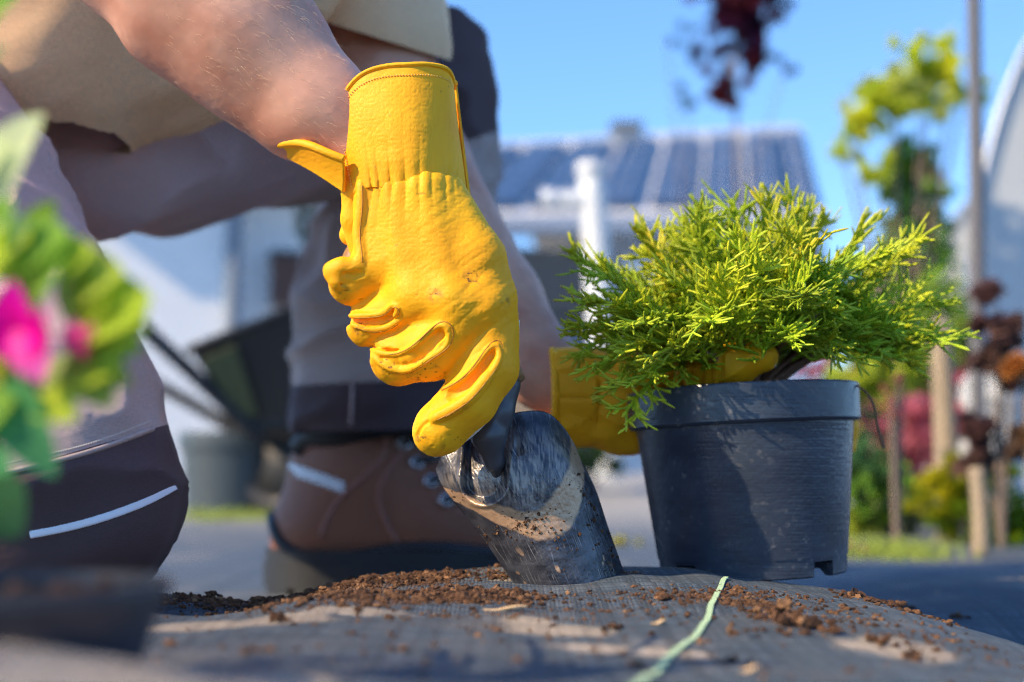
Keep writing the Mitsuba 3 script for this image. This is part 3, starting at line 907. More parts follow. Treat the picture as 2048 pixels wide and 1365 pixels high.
# gauntlet cuff: back panel and palm panel, open at the side
L_ = [(688, 384, 2), (681, 330, 1), (678, 285, 0), (679, 240, 0)]
T_ = [(679, 240, 0), (684, 205, -1), (697, 176, -3), (717, 154, -5), (742, 140, -7), (776, 132, -9), (822, 129, -10), (872, 131, -6), (899, 143, -1), (908, 166, 6)]
R_ = [(935, 392, 8), (928, 335, 7), (919, 270, 7), (912, 210, 7), (908, 166, 6)]
B_ = [(688, 384, 6), (722, 378, -3), (770, 376, -9), (830, 380, -12), (890, 388, -4), (935, 394, 10)]
P = coons(*[np.array(c, float) for c in (B_, T_, L_, R_)], 150, 130)
uu, vv = np.meshgrid(np.linspace(0, 1, 150), np.linspace(0, 1, 130))
bul = np.sin(np.pi * uu) * np.sin(np.pi * np.clip(vv * 1.0, 0, 1)) * -4.0
gth = pucker(P[..., 0], np.clip(378 - P[..., 1], 0, None)) * sm(0.02, 0.2, uu) * sm(1.0, .85, uu)
fol = (meshkit.fbm(np.stack([uu * 3, vv * 2.2, 0 * uu], -1), 3, 3) - 0.5)
W3 = at(P[..., 0][..., None], P[..., 1][..., None], D0 + (P[..., 2] + bul - 2.3 * gth + 3.0 * fol * np.sin(np.pi * uu))[..., None] / 1000)
CU = obj('cuff', sheet(W3, 0.0018)[:2], 'm_leather', GL, label='flared yellow cuff folded open at the wrist')
hemc = np.vstack([W3[::1, 0], W3[-1, 1:]])
obj('hem', tube(hemc - FWD * 0.0003, 0.0012, 8), 'm_leather', CU)
ins = np.vstack([W3[4:-12, 11], W3[-12, 11:-3]])
st = spline(ins - FWD * 0.0005 + RGT * -0.0002, 150)
obj('stitching', tubes(np.stack([st[0:-1:2], st[0:-1:2] * .25 + st[1::2] * .75], 1), np.full((len(st) // 2, 2), 0.00042), 4), 'm_stitch', CU, kind='stuff')
PB = [(690, 384, -3), (645, 352, 3), (602, 326, 11), (573, 308, 20), (640, 335, 42), (780, 390, 44), (900, 398, 36), (935, 392, 9)]
PT = [(689, 320, -9), (640, 300, -7), (595, 287, 1), (557, 291, 14), (605, 296, 40), (720, 250, 56), (860, 205, 48), (908, 168, 8)]
PL = [(690, 384, -3), (691, 352, -6), (689, 320, -9)]
P = coons(*[np.array(c, float) for c in (PB, PT, PL, [(935, 392, 9), (920, 270, 9), (908, 168, 8)])], 150, 60)
W4 = at(P[..., 0][..., None], P[..., 1][..., None], D0 + P[..., 2][..., None] / 1000)
obj('cuff', sheet(W4, 0.0018)[:2], 'm_leather', GL, label='palm side flap of the cuff sticking out below the wrist')
obj('hem', tube(W4[-1] + [0, -.0004, 0], 0.0024, 8), 'm_leather', CU)
st = spline(W4[-8, :70], 60)
st = st - FWD * 0.0004
obj('stitching', tubes(np.stack([st[0:-1:2], st[0:-1:2] * .25 + st[1::2] * .75], 1), np.full((len(st) // 2, 2), 0.00042), 4), 'm_stitch', CU, kind='stuff')
# side gusset below the slit
gs = Field(at(660, 330, .66), at(780, 560, .72) + [0, .02, 0], .001)
gs.chain([g(706, 372, 4), g(708, 440, 6), g(722, 500, 8)], [.0062, .0066, .0066], .004)
gs.chain([g(698, 384, 2), g(728, 376, -4)], [.0030, .0030], .003)
gv2, gf2 = gs.mesh()
gv2, gf2 = folds(gv2, gf2, .0005, 90, 3, axis=[0.2, 0, 1], stretch=4)
obj('gusset', taubin(gv2, gf2, 2), 'm_leather', GL)

# --- the glove behind the pot
D2 = 0.85
h_ = lambda px, py, dd=0: at(px, py, D2 + dd / 1000)
H = Field(at(1040, 620, .80) - [0, .05, 0], at(1760, 960, .95) + [0, .06, 0], 0.0018)
HM = D2 / FPX
H.chain([h_(1150, 790, 8), h_(1250, 805, 10)], [88 * HM, 84 * HM], .01, sy=1.6)
H.chain([h_(1130, 735, 4), h_(1250, 745, 0)], [34 * HM, 36 * HM], .012)
H.chain([h_(1130, 850, 4), h_(1262, 868, 6)], [34 * HM, 36 * HM], .012)
H.chain([h_(1250, 800, 10), h_(1330, 820, 60), h_(1480, 850, 95), h_(1640, 855, 75), h_(1690, 856, 45)], [82 * HM, 70 * HM, 40 * HM, 34 * HM, 26 * HM], .01)
for dy in (-52, 0, 50):
    H.chain([h_(1330, 830 + dy, 60), h_(1480, 850 + dy, 96), h_(1640, 856 + dy * .8, 74), h_(1688, 856 + dy * .7, 42)], [34 * HM, 31 * HM, 28 * HM, 22 * HM], .004)
tq = lambda px, py, d: at(px, py, d)
H.chain([tq(1240, 742, .855), tq(1330, 736, .822), tq(1405, 738, .795), tq(1468, 730, .780), tq(1518, 712, .774)], [.0125, .0125, .0110, .0108, .0098], .006)
v, f = H.mesh()
v, f = folds(*taubin(v, f, 3), .0035, 34, 8)
n_ = vnormals(v, f)
rel = v - CAM; dep = rel @ FWD; qx, qy = 1024 + (rel @ RGT) / dep * FPX, 682.5 - (rel @ UPV) / dep * FPX
band = sm(1290, 1330, qx) * sm(1470, 1440, qx) * sm(790, 775, qy)
v = v + n_ * (0.0011 * band * np.sin(qx * 0.33) * (0.4 + meshkit.noise(v * 300, 2)))[:, None]
oo, no = at(1102, 690, .86), np.array([1.0, 0.05, 0.10])
G2 = obj('glove', slice_off((v, f), oo, no), 'm_leather', PERSON, label='yellow leather glove holding the black pot from behind')
rim_ = spline(np.array([at(1106 + 6 * math.cos(a), 795 - 92 * math.sin(a), .868 + .030 * math.cos(a) * -1) for a in np.linspace(0, 2 * math.pi, 20)[:-1]]), 60, True)
obj('hem', tube(np.vstack([rim_, rim_[:2]]), 0.0032, 8), 'm_leather', G2)
cf = [np.array([at(1106 + s * 90, 795 - (92 + 4 * math.sin(3 * s)) * math.sin(a), .868 - (.030 + 0.002 * s) * math.cos(a)) for a in np.linspace(0, 2 * math.pi, 49)]) for s in np.linspace(0, 1, 14)]
obj('cuff', sheet(np.array(cf), 0.0018)[:2], 'm_leather', G2)

# ------------------------------------------------------------------ trowel
def f_steel(p, n, uv):
    a, b = fbm(p.x * 120, p.y * 120, p.z * 120, 3), fbm(p.x * 420, p.y * 420, p.z * 420, 2)
    u, v = uv.x, uv.y
    sc = noise(u * 260 + v * 26, v * 7, 3.0)                       # drawn-out scratches down the blade
    sc2 = noise(u * 150 - v * 30, v * 10, 8.0)
    steel = mix(mi.Color3f(0.026, 0.028, 0.038), mi.Color3f(0.075, 0.078, 0.095), smoothstep(0.35, 0.75, a))
    steel = mix(steel, mi.Color3f(0.30, 0.29, 0.30), smoothstep(0.84, 0.96, sc) * 0.6 + smoothstep(0.86, 0.96, sc2) * 0.4)
    # dried mud: a band across the blade below the shoulder, dusty above it
    c = 0.53 + 1.6 * (u - 0.45) * (u - 0.45) + 0.07 * (fbm(u * 7, v * 2, 1.0, 3) - 0.5)
    w = 0.055 + 0.055 * u
    band = (1 - smoothstep(w * 0.72, w, dr.abs(v - c + 0.03 * (a - 0.5)))) * smoothstep(0.22, 0.40, a + 0.25 * b)
    dust = smoothstep(c, c + 0.16, v) * (1 - smoothstep(0.86, 0.97, v)) * smoothstep(0.30, 0.70, 0.6 * fbm(u * 26 + v * 8, v * 18, 5.0, 4) + 0.4 * noise(u * 120 - v * 60, v * 25, 2.0)) * 0.5
    lone = smoothstep(0.70, 0.76, fbm(u * 9 + 3, v * 9, 2.0, 3)) * (1 - smoothstep(0.35, 0.5, v))
    mud = mix(mi.Color3f(0.54, 0.35, 0.21), mi.Color3f(0.40, 0.24, 0.14), b)
    speck = smoothstep(0.78, 0.84, noise(p.x * 650, p.y * 650, p.z * 650)) * smoothstep(0.52, 0.64, fbm(u * 6, v * 6, 9.0, 2))
    c3 = mix(mix(steel, mi.Color3f(0.46, 0.39, 0.32), dust), mud, dr.maximum(band, lone))
    return mix(c3, mi.Color3f(0.045, 0.022, 0.014), dr.minimum(speck * (0.4 + band), 1.0) * (1 - smoothstep(c + 0.1, c + 0.2, v)))


def f_steelbump(p, n, uv):
    return 0.00035 * fbm(p.x * 500, p.y * 500, p.z * 500, 2) + 0.0002 * noise(uv.x * 260 + uv.y * 26, uv.y * 7, 3.0)


scene['m_steel'] = bump(principled(proc(f_steel), 0.33, specular=0.8, metallic=0.35, clearcoat=0.15), f_steelbump, 3e-4)
scene['m_neck'] = principled((0.060, 0.064, 0.078), 0.36, specular=0.7, metallic=0.3)
scene['m_handle'] = principled((0.30, 0.16, 0.07), 0.5)

TROWEL = thing('trowel', 'scratched dark steel hand trowel crusted with dried mud, its blade pushed into the mound', 'trowel')
Lt = [(1085, 1260, 2), (1050, 1200, 2), (1010, 1142, 2), (960, 1070, 3), (905, 1000, 4), (880, 965, 6), (871, 940, 8)]
Rt = [(1278, 1260, 14), (1263, 1200, 14), (1245, 1136, 14), (1215, 1050, 13), (1182, 958, 12), (1160, 915, 12), (1152, 893, 12)]
Tt = [(871, 940, 8), (884, 912, 8), (912, 886, 9), (955, 858, 9), (1000, 838, 10), (1020, 829, 10), (1060, 822, 10), (1095, 826, 10), (1120, 846, 11), (1138, 870, 12), (1152, 893, 12)]
Bt = [(1085, 1260, 2), (1180, 1290, -2), (1278, 1260, 14)]
NU, NV = 230, 260
P = coons(*[np.array(c, float) for c in (Bt, Tt, Lt, Rt)], NU, NV)
uu, vv = np.meshgrid(np.linspace(0, 1, NU), np.linspace(0, 1, NV))
x_, y_ = P[..., 0], P[..., 1]
arc = -24 * (1 - np.abs(2 * uu - 1) ** 2.4) * (0.80 + 0.2 * sm(1.0, 0.6, vv))
top_round = 15 * sm(0.78, 1.0, vv) ** 1.6 * (0.4 + 0.6 * sm(0.0, 0.3, uu) * sm(1.0, 0.7, uu))
# the shoulder swells a little above the mud line
swell = -2.2 * np.exp(-((vv - 0.74) / 0.12) ** 2) * sm(0.0, 0.12, uu) * sm(1, 0.88, uu)
# the stamped hollow round the neck: a U opening upwards, and the neck's wedge rising out of it
yy = np.clip(y_, None, 962)
du = np.hypot((x_ - 968 - 0.10 * (962 - yy)) / 44.0, np.where(y_ > 962, (y_ - 962) / 44.0, 0))
hollow = 9.0 * sm(1.08, 0.72, du) * sm(822, 850, y_)
lip = -1.6 * np.exp(-((du - 1.16) / 0.10) ** 2) * sm(860, 900, y_)
Z = P[..., 2] + arc + top_round + swell + hollow + lip
W = at(x_[..., None], y_[..., None], 0.705 + Z[..., None] / 1000)
bl = sheet(W, 0.0022)
nb = obj('blade', bl[:2], 'm_steel', TROWEL, uv=bl[2])
axis_n = [(1012, 770, -4), (995, 825, -7), (978, 872, -9), (990, 925, -7), (997, 968, 2)]
q = np.array([at(a, b, .700 + c / 1000) for a, b, c in axis_n])
NF = Field(q.min(0) - .02, q.max(0) + .02, .0008)
NF.chain(q, [.0082, .0088, .0095, .0050, .0010], .003, sy=1.15)
v, f = taubin(*NF.mesh(), 4)
obj('neck', (v, f), 'm_neck', TROWEL)
hd = spline(np.array([at(1012, 775, .699), at(960, 680, .705), at(880, 600, .712), at(800, 560, .716), at(700, 520, .724)]), 30)
obj('handle', tube(hd, [.012, .014, .0135, .0145, .012], 20), 'm_handle', TROWEL)
# grains of soil stuck to the blade
gt = np.random.default_rng(17)
ii = []
for u0, v0, su, sv, n in ((.90, .60, .05, .12, 40), (.78, .68, .10, .05, 26), (.30, .56, .14, .03, 70), (.88, .34, .05, .05, 30), (.5, .46, .2, .05, 40), (.93, .42, .03, .1, 24), (.2, .8, .1, .1, 5), (.5, .3, .3, .2, 20)):
    ii.append(np.c_[gt.normal(u0, su, n), gt.normal(v0, sv, n)])
ii = np.clip(np.vstack(ii), 0.01, 0.985)
c = W[(ii[:, 1] * (NV - 1)).astype(int), (ii[:, 0] * (NU - 1)).astype(int)] - FWD * 0.0003
m, col = crumbs(c, 0.00022 + 0.0009 * gt.random(len(c)) ** 4, 1.0, seed=4)
obj('clinging_soil', m, 'm_soil', TROWEL, color=col * 0.8, smooth=False, kind='stuff')
# light crust of loosened soil around the blade where it enters the fabric, and a sliver of torn fabric tape
tz = on_ground(1122, 1158)
scene['m_tape'] = principled((0.30, 0.33, 0.35), 0.4)
vv_ = []
for i in range(4):
    a = tz + np.array([(i - 1.5) * 0.0011, -0.001, -0.001])
    vv_.append(tube(np.array([a, a + [0.0008 + .0005 * i, 0, .004], a + [0.0022 + .0004 * i, -.0004, .0078 - .0007 * i]]), [.0007, .0008, .0003], 5, 8))
kk = thing('torn_tape', 'frayed bit of grey fabric tape sticking up at the foot of the trowel blade', 'fabric scrap')
scene[kk] = mikit.ply(cat(vv_), 'm_tape', smooth=True)


# ------------------------------------------------------------------ plant pot
def f_pot(p, n, uv):
    a, b = fbm(p.x * 30, p.y * 30, p.z * 45, 4), fbm(p.x * 240, p.y * 240, p.z * 240, 3)
    st = noise(p.x * 90, p.y * 90, p.z * 900)
    c = mix(mi.Color3f(0.013, 0.019, 0.036), mi.Color3f(0.030, 0.043, 0.066), smoothstep(0.3, 0.7, a) * 0.8 + 0.3 * st)
    return mix(c, mi.Color3f(0.26, 0.24, 0.22), smoothstep(0.58, 0.8, b) * smoothstep(0.40, 0.75, a) * 0.42 + 0.02)


def f_potbump(p, n, uv):
    return 0.00010 * noise(p.x * 60, p.y * 60, p.z * 1300) + 0.00016 * fbm(p.x * 420, p.y * 420, p.z * 420, 2)


scene['m_pot'] = bump(principled(proc(f_pot), 0.33, specular=0.6), f_potbump, 3e-4)
scene['m_soil_block'] = principled(proc(lambda p, n, uv: mix(mi.Color3f(0.030, 0.018, 0.012), mi.Color3f(0.085, 0.045, 0.026), fbm(p.x * 300, p.y * 300, p.z * 300, 3))), 0.95)


def pot_mesh(s=1.0, rim_r=.0739, rim_h=.0245, top_r=.0690, bot_r=.0585, H_=.1180, notches=4, n=128, phase=-0.95):
    w = .0016
    pr = [(0.0, .004), (bot_r - .010, .004), (bot_r - .006, 0), (bot_r - .001, 0), (bot_r, .001), (bot_r + .0004, .0105), (bot_r + .0012, .0118), (top_r, H_ - rim_h), (rim_r - .0016, H_ - rim_h + .0006),
          (rim_r - .0004, H_ - rim_h + .002), (rim_r, H_ - .002), (rim_r - .0007, H_ - .0004), (rim_r - .0022, H_), (rim_r - .0030, H_ - .001), (rim_r - .0036, H_ - rim_h + .003), (top_r - w, H_ - rim_h - .002), (bot_r - w, .008), (0.0, .008)]
    m = manifold3d.CrossSection([np.array(pr)]).revolve(n)
    for k in range(notches):
        a = phase + k * 2 * math.pi / notches
        b = manifold3d.Manifold.cube([.022, .017, .011], True).translate([bot_r - .002, 0, .0040]).rotate([0, 0, math.degrees(a)])
        m = m - b
    mm = m.to_mesh()
    return mm.vert_properties[:, :3] * s, mm.tri_verts


PB_, PT_ = at(1506, 1147, .797), at(1482, 778, .8095)
za = (PT_ - PB_) / np.linalg.norm(PT_ - PB_)
xa = np.cross([0, 1, 0], za); xa /= np.linalg.norm(xa); ya = np.cross(za, xa)
POTM = np.array([xa, ya, za])
HP = float(np.linalg.norm(PT_ - PB_))
pot_pt = lambda q: np.asarray(q) @ POTM + PB_
POT = thing('plant_pot', 'dusty black plastic nursery pot holding the feathery green conifer beside the trowel', 'plant pot')
v, f = pot_mesh(H_=HP)
scene[POT] = mikit.ply((pot_pt(v), f), 'm_pot', smooth=35)
cp = trimesh.creation.cylinder(.0475, .05); cp.apply_translation([0, 0, .034])
obj('root_ball', (pot_pt(np.array(cp.vertices)), np.array(cp.faces)), 'm_soil_block', POT, smooth=30)
# faint mould line down the wall
obj('mould_line', tube(pot_pt([[.0589 * math.cos(a), .0589 * math.sin(a), .012] if t == 0 else [.0691 * math.cos(a), .0691 * math.sin(a), HP - .0225] for a in (-1.96,) for t in (0, 1)]), .00035, 5, 8), 'm_pot', POT)
t_ = np.linspace(0, 2 * np.pi, 60); rr = np.linspace(0, .0668, 24)
TT, RR = np.meshgrid(t_, rr)
zz = HP - .013 + .006 * (1 - (RR / .0668) ** 2) + .004 * (meshkit.fbm(np.stack([RR * np.cos(TT) * 60, RR * np.sin(TT) * 60, 0 * TT], -1), 3, 1) - .5)
obj('soil', (pot_pt(np.stack([RR * np.cos(TT), RR * np.sin(TT), zz], -1).reshape(-1, 3)), grid_mesh(np.stack([RR, TT, zz], -1))[1][:, ::-1]), 'm_soil_block', POT)
ga = np.random.default_rng(23)
a, r = ga.random(900) * 6.28, .0660 * np.sqrt(ga.random(900))
zc_ = HP - .0125 + .006 * (1 - (r / .0668) ** 2)
m, col = crumbs(pot_pt(np.c_[r * np.cos(a), r * np.sin(a), zc_]), .0007 + .0028 * ga.random(900) ** 3, 1, seed=9)
obj('soil_crumb', m, 'm_soil', POT, color=col, smooth=False, kind='stuff')
# a dry root hanging out over the rim
rt = spline(np.array([at(1650, 765, .775), at(1720, 775, .775), at(1748, 812, .775), at(1755, 850, .776), at(1768, 896, .777)]), 30)
scene['m_root'] = principled((0.20, 0.10, 0.055), 0.8)
obj('root', tube(rt, [.0006, .0007, .0008, .0012], 6), 'm_root', POT)

# ------------------------------------------------------------------ the conifer in the pot
scene['m_twig'] = principled((0.22, 0.115, 0.075), 0.75)
scene['m_spray'] = principled(VCOL, 0.48, specular=0.4, sheen=0.2)
gc = np.random.default_rng(31)
SHRUB = thing('conifer_shrub', 'bright green feathery dwarf conifer with yellow tips growing in the black pot', 'conifer')
base = pot_pt([0.002, -0.004, HP - .010])
PX = .80 / FPX
ctr = at(1505, 700, .80)


def bez(a, b, c, t):
    return a * (1 - t) ** 2 + 2 * b * t * (1 - t) + c * t ** 2


stems = []
ends = []
N_ = 118
for i in range(N_):
    fi = i + 0.5
    el = math.asin(-0.10 + 1.09 * ((fi / N_)))
    az = i * 2.399963 + gc.normal(0, .25)
    d = np.array([math.cos(el) * math.cos(az), math.cos(el) * math.sin(az), math.sin(el)])
    rx = 285 if d[0] < 0 else 310
    rz = 240
    if d[1] < .15 and d[2] < .22 and -.60 < d[0] < .50:
        continue
    r = gc.uniform(.72, 1.10) if gc.random() < .72 else gc.uniform(.42, .75)
    e = ctr + np.array([d[0] * rx, d[1] * 330, d[2] * rz]) * PX * r
    dq = (e - CAM) @ FWD
    ex_, ey_ = 1024 + ((e - CAM) @ RGT) / dq * FPX, 682.5 - ((e - CAM) @ UPV) / dq * FPX
    if 1325 < ex_ < 1600 and ey_ > 590 and dq < .80:
        continue
    ends.append(e)
# strands placed where single sprays stick out of the crown
for px, py, d in ((1140, 462, .79), (1165, 490, .78), (1272, 412, .80), (1140, 595, .76), (1132, 655, .75), (1150, 690, .76), (1205, 800, .735), (1180, 745, .74), (1232, 848, .735), (1372, 418, .80),
                  (1402, 378, .80), (1470, 366, .80), (1538, 356, .81), (1602, 362, .81), (1640, 392, .81), (1740, 400, .80), (1835, 428, .80), (1800, 470, .81), (1860, 545, .80), (1912, 602, .80), (1928, 678, .79), (1870, 665, .79),
                  (1828, 735, .78), (1765, 700, .77), (1790, 650, .76), (1690, 690, .73), (1600, 670, .71), (1265, 640, .71), (1310, 720, .715), (1400, 640, .70), (1215, 610, .73), (1240, 700, .72), (1260, 780, .725)):
    ends.append(ctr + (at(px, py + 45 * (py < 560) - 15 * (py > 700), d) - ctr) * .93)


def conifer_spray(e, idx):
    """One branch with its flat, forked, thread-like sprays."""
    out, outr, outc = [], [], []
    start = base + gc.normal(0, .006, 3) * [1, 1, .3]
    v = e - start
    up = np.array([0, 0, 1.0])
    mid = start + v * .5 + up * (0.018 + .035 * max(0, 1 - abs(v[2]) / .08)) + gc.normal(0, .006, 3)
    t = np.linspace(0, 1, 14)[:, None]
    C = bez(start, mid, e, t)
    L = np.linalg.norm(np.diff(C, axis=0), axis=1).sum()
    stems.append((C[:9], np.linspace(.0022, .0008, 9)))
    side0 = np.cross(C[-1] - C[-4], up + gc.normal(0, .5, 3)); side0 /= np.linalg.norm(side0)
    yel = gc.uniform(.15, 1.0) if e[0] > ctr[0] - .05 else gc.uniform(.35, 1.15)
    inner = gc.uniform(.8, 1.1)

    def colour(t0):
        gcol = np.array([.20, .38, .018]) * inner
        ycol = np.array([.58, .58, .022])
        ocol = np.array([.66, .38, .03])
        w = np.clip(t0, 0, 1)
        c = gcol * (1 - w) + ycol * w
        return c * (1 - max(0, w - .93) * 5 * (yel > .8)) + ocol * max(0, w - .93) * 5 * (yel > .8)

    def thread(p0, d0, length, r, t0, t1, curl):
        n = 6
        s = np.linspace(0, 1, n)[:, None]
        p = p0 + d0 * length * s + curl * length * s ** 2
        out.append(p); outr.append(r * np.array([.75, .95, 1.0, 1.06, 1.0, .5])); outc.append([colour(x) for x in np.linspace(t0, t1, n)])
        return p

    thread_main = C[6:]
    nn = max(8, int(L / .0042))
    for s in np.linspace(.36, 1.0, nn):
        p = bez(start, mid, e, s); dd = bez(start, mid, e, min(1, s + .04)) - bez(start, mid, e, s - .04); dd /= np.linalg.norm(dd)
        sg = 1 if gc.random() < .5 else -1
        d0 = dd * gc.uniform(.75, 1.0) + side0 * sg * gc.uniform(.35, .8) + gc.normal(0, .20, 3)
        d0 /= np.linalg.norm(d0)
        ln = gc.uniform(.015, .034) * (1.1 - .45 * s)
        curl = up * gc.uniform(-.15, .28) + gc.normal(0, .10, 3)
        tt = s * .55 * yel
        q = thread(p, d0, ln, gc.uniform(.00062, .00088), tt * .5, tt + .35 * yel, curl)
        for b in range(gc.integers(3, 6)):
            k = gc.integers(2, 5)
            s2 = 1 if b % 2 else -1
            d1 = d0 * .85 + np.cross(d0, np.cross(side0, d0)) * s2 * gc.uniform(.4, .85) + up * gc.uniform(-.1, .3) + gc.normal(0, .15, 3)
            d1 /= np.linalg.norm(d1)
            thread(q[k], d1, gc.uniform(.0055, .0130), gc.uniform(.00056, .00082), tt + .15 * yel, tt + .55 * yel, gc.normal(0, .15, 3) + up * .1)
    # the leading tip forks into stubby fingers
    dd = C[-1] - C[-3]; dd /= np.linalg.norm(dd)
    for b in (-1, 0, 1):
        d1 = dd + side0 * b * .55 + up * .2 + gc.normal(0, .1, 3); d1 /= np.linalg.norm(d1)
        thread(C[-1 - abs(b)], d1, gc.uniform(.006, .012), gc.uniform(.0011, .0015), .55 * yel + .2, .5 + .55 * yel, gc.normal(0, .1, 3))
    tm_ = spline(C[5:], 6)
    out.append(tm_); outr.append(np.linspace(.0011, .0010, 6)); outc.append([colour(x) for x in np.linspace(0, .6 * yel, 6)])
    v, f = tubes(np.array(out), np.array(outr), 5)
    K_ = 6
    c = np.repeat(np.array(outc), 5, axis=1).reshape(len(out), K_ * 5, 3)
    c = np.concatenate([c, c[:, :1], c[:, -1:]], 1).reshape(-1, 3) * gc.uniform(.85, 1.15)
    obj('spray', (v, f), 'm_spray', SHRUB, color=np.clip(c, 0.004, .9))


for i, e in enumerate(ends):
    conifer_spray(e, i)
for c, r in stems[::2]:
    obj('stem', tube(c, r, 6), 'm_twig', SHRUB)
for pts, r in ((((1480, 770, .80), (1478, 690, .795), (1500, 620, .79), (1500, 560, .79)), (.0042, .0032, .002)), (((1480, 730, .795), (1420, 712, .77), (1390, 690, .76)), (.0042, .003, .002)),
               (((1482, 700, .793), (1520, 650, .77), (1590, 600, .76), (1650, 560, .76)), (.003, .002, .0012)), (((1484, 700, .79), (1560, 660, .76), (1640, 630, .75)), (.003, .002, .001))):
    obj('branch', tube(ats(pts), list(r), 8, 24), 'm_twig', SHRUB)

# ------------------------------------------------------------------ surroundings
gb = np.random.default_rng(77)
scene['m_leaf'] = {'type': 'principledthin', 'base_color': VCOL, 'roughness': 0.5, 'diff_trans': 0.8, 'specular': 0.4} if False else {'type': 'twosided', 'bsdf': {'type': 'principled', 'base_color': VCOL, 'roughness': 0.45, 'specular': 0.4}}
scene['m_thin_leaf'] = {'type': 'principledthin', 'base_color': VCOL, 'roughness': 0.45, 'diff_trans': 1.1}
scene['m_bark'] = principled((0.20, 0.15, 0.115), 0.85)
scene['m_white_wall'] = principled(proc(lambda p, n, uv: mi.Color3f(0.80, 0.81, 0.80) * (0.92 + 0.14 * fbm(p.x * 2, p.y * 2, p.z * 2, 3))), 0.8)
scene['m_grey_trim'] = principled((0.16, 0.20, 0.25), 0.6)
scene['m_dark'] = principled((0.030, 0.030, 0.033), 0.6)
scene['m_timber'] = principled((0.13, 0.115, 0.10), 0.8)
scene['m_roof'] = principled((0.56, 0.57, 0.58), 0.55)
scene['m_solar'] = principled((0.030, 0.068, 0.145), 0.4, specular=0.4)
scene['m_rail'] = principled((0.50, 0.52, 0.55), 0.4, metallic=0.5)
scene['m_white_pipe'] = principled((0.66, 0.69, 0.70), 0.45)
scene['m_film'] = principled(proc(lambda p, n, uv: mi.Color3f(0.42, 0.45, 0.46) * (0.88 + 0.2 * fbm(p.x * 3, p.y * 3, p.z * 1.2, 3))), 0.6)
scene['m_glass'] = principled((0.03, 0.04, 0.05), 0.1, specular=0.7)
scene['m_wood'] = principled(proc(lambda p, n, uv: mix(mi.Color3f(0.26, 0.20, 0.13), mi.Color3f(0.36, 0.29, 0.20), noise(p.x * 200, p.y * 200, p.z * 12))), 0.8)
scene['m_grey_wood'] = principled((0.13, 0.13, 0.14), 0.75)
scene['m_tray'] = principled((0.018, 0.020, 0.022), 0.55)
scene['m_tray_inside'] = principled((0.07, 0.085, 0.04), 0.7)
scene['m_teal_pot'] = principled((0.055, 0.075, 0.088), 0.45)
scene['m_petal'] = {'type': 'principledthin', 'base_color': VCOL, 'roughness': 0.5, 'diff_trans': 0.9}


def floor_at(px, d):
    """The ground point d metres away under photo column px."""
    q = at(px, HOR + 40, d)
    q[2] = float(ground_z(q[0], q[1]))
    return q


def leaves(c, size, col, seed, flat=0.0, aspect=0.5, out=None):
    """Little folded leaves at points c: (v, f), colours."""
    q = np.random.default_rng(seed)
    N = len(c)
    d = q.normal(0, 1, (N, 3)); d[:, 2] *= (1 - flat)
    if out is not None:
        d = d * .7 + out
    d /= np.linalg.norm(d, axis=1)[:, None]
    s = np.cross(d, q.normal(0, 1, (N, 3)) + [0, 0, 1.2]); s /= np.linalg.norm(s, axis=1)[:, None]
    n = np.cross(s, d)
    L = size * (0.6 + 0.8 * q.random((N, 1)))
    w = L * aspect * .5
    b = c - d * L * .5
    v = np.stack([b, b + d * L * .35 + s * w + n * w * .35, b + d * L * .75 + s * w * .75 + n * w * .25, b + d * L - n * L * .08, b + d * L * .75 - s * w * .75 + n * w * .25, b + d * L * .35 - s * w + n * w * .35, b + d * L * .5], 1)
    f = np.array([[0, 1, 6], [1, 2, 6], [2, 3, 6], [3, 4, 6], [4, 5, 6], [5, 0, 6]])
    f = (f[None] + (np.arange(N) * 7)[:, None, None]).reshape(-1, 3)
    cc = np.asarray(col, float)
    if cc.ndim == 1:
        cc = np.tile(cc, (N, 1))
    cc = cc * (0.65 + 0.7 * q.random((N, 1)))
    return (v.reshape(-1, 3), f), np.clip(np.repeat(cc, 7, 0), .003, .9)


def clump_points(blobs, n, seed):
    """Points gathered in twiggy clumps inside ellipsoids (px, py, d, rx, ry): uneven, with gaps."""
    q = np.random.default_rng(seed)
    wts = np.array([b[3] * b[4] for b in blobs], float); wts /= wts.sum()
    pts, which = [], []
    for bi, b in enumerate(blobs):
        k = max(4, int(n * wts[bi] / 14))
        m = b[2] / FPX
        for _ in range(k):
            u = q.normal(0, 1, 3); u /= np.linalg.norm(u)
            u *= q.random() ** 0.4
            c = at(b[0], b[1], b[2]) + np.array([u[0] * b[3], u[1] * (b[3] + b[4]) / 2, u[2] * b[4]]) * m
            dr_ = q.normal(0, 1, 3) * [1, 1, .6] + u * 1.5; dr_ /= np.linalg.norm(dr_)
            ln = 0.45 * min(b[3], b[4]) * m
            t = q.random((14, 1))
            pts.append(c + dr_ * ln * (t - .3) + q.normal(0, .10 * min(b[3], b[4]) * m, (14, 3)))
            which += [bi] * 14
    return np.vstack(pts), np.array(which)


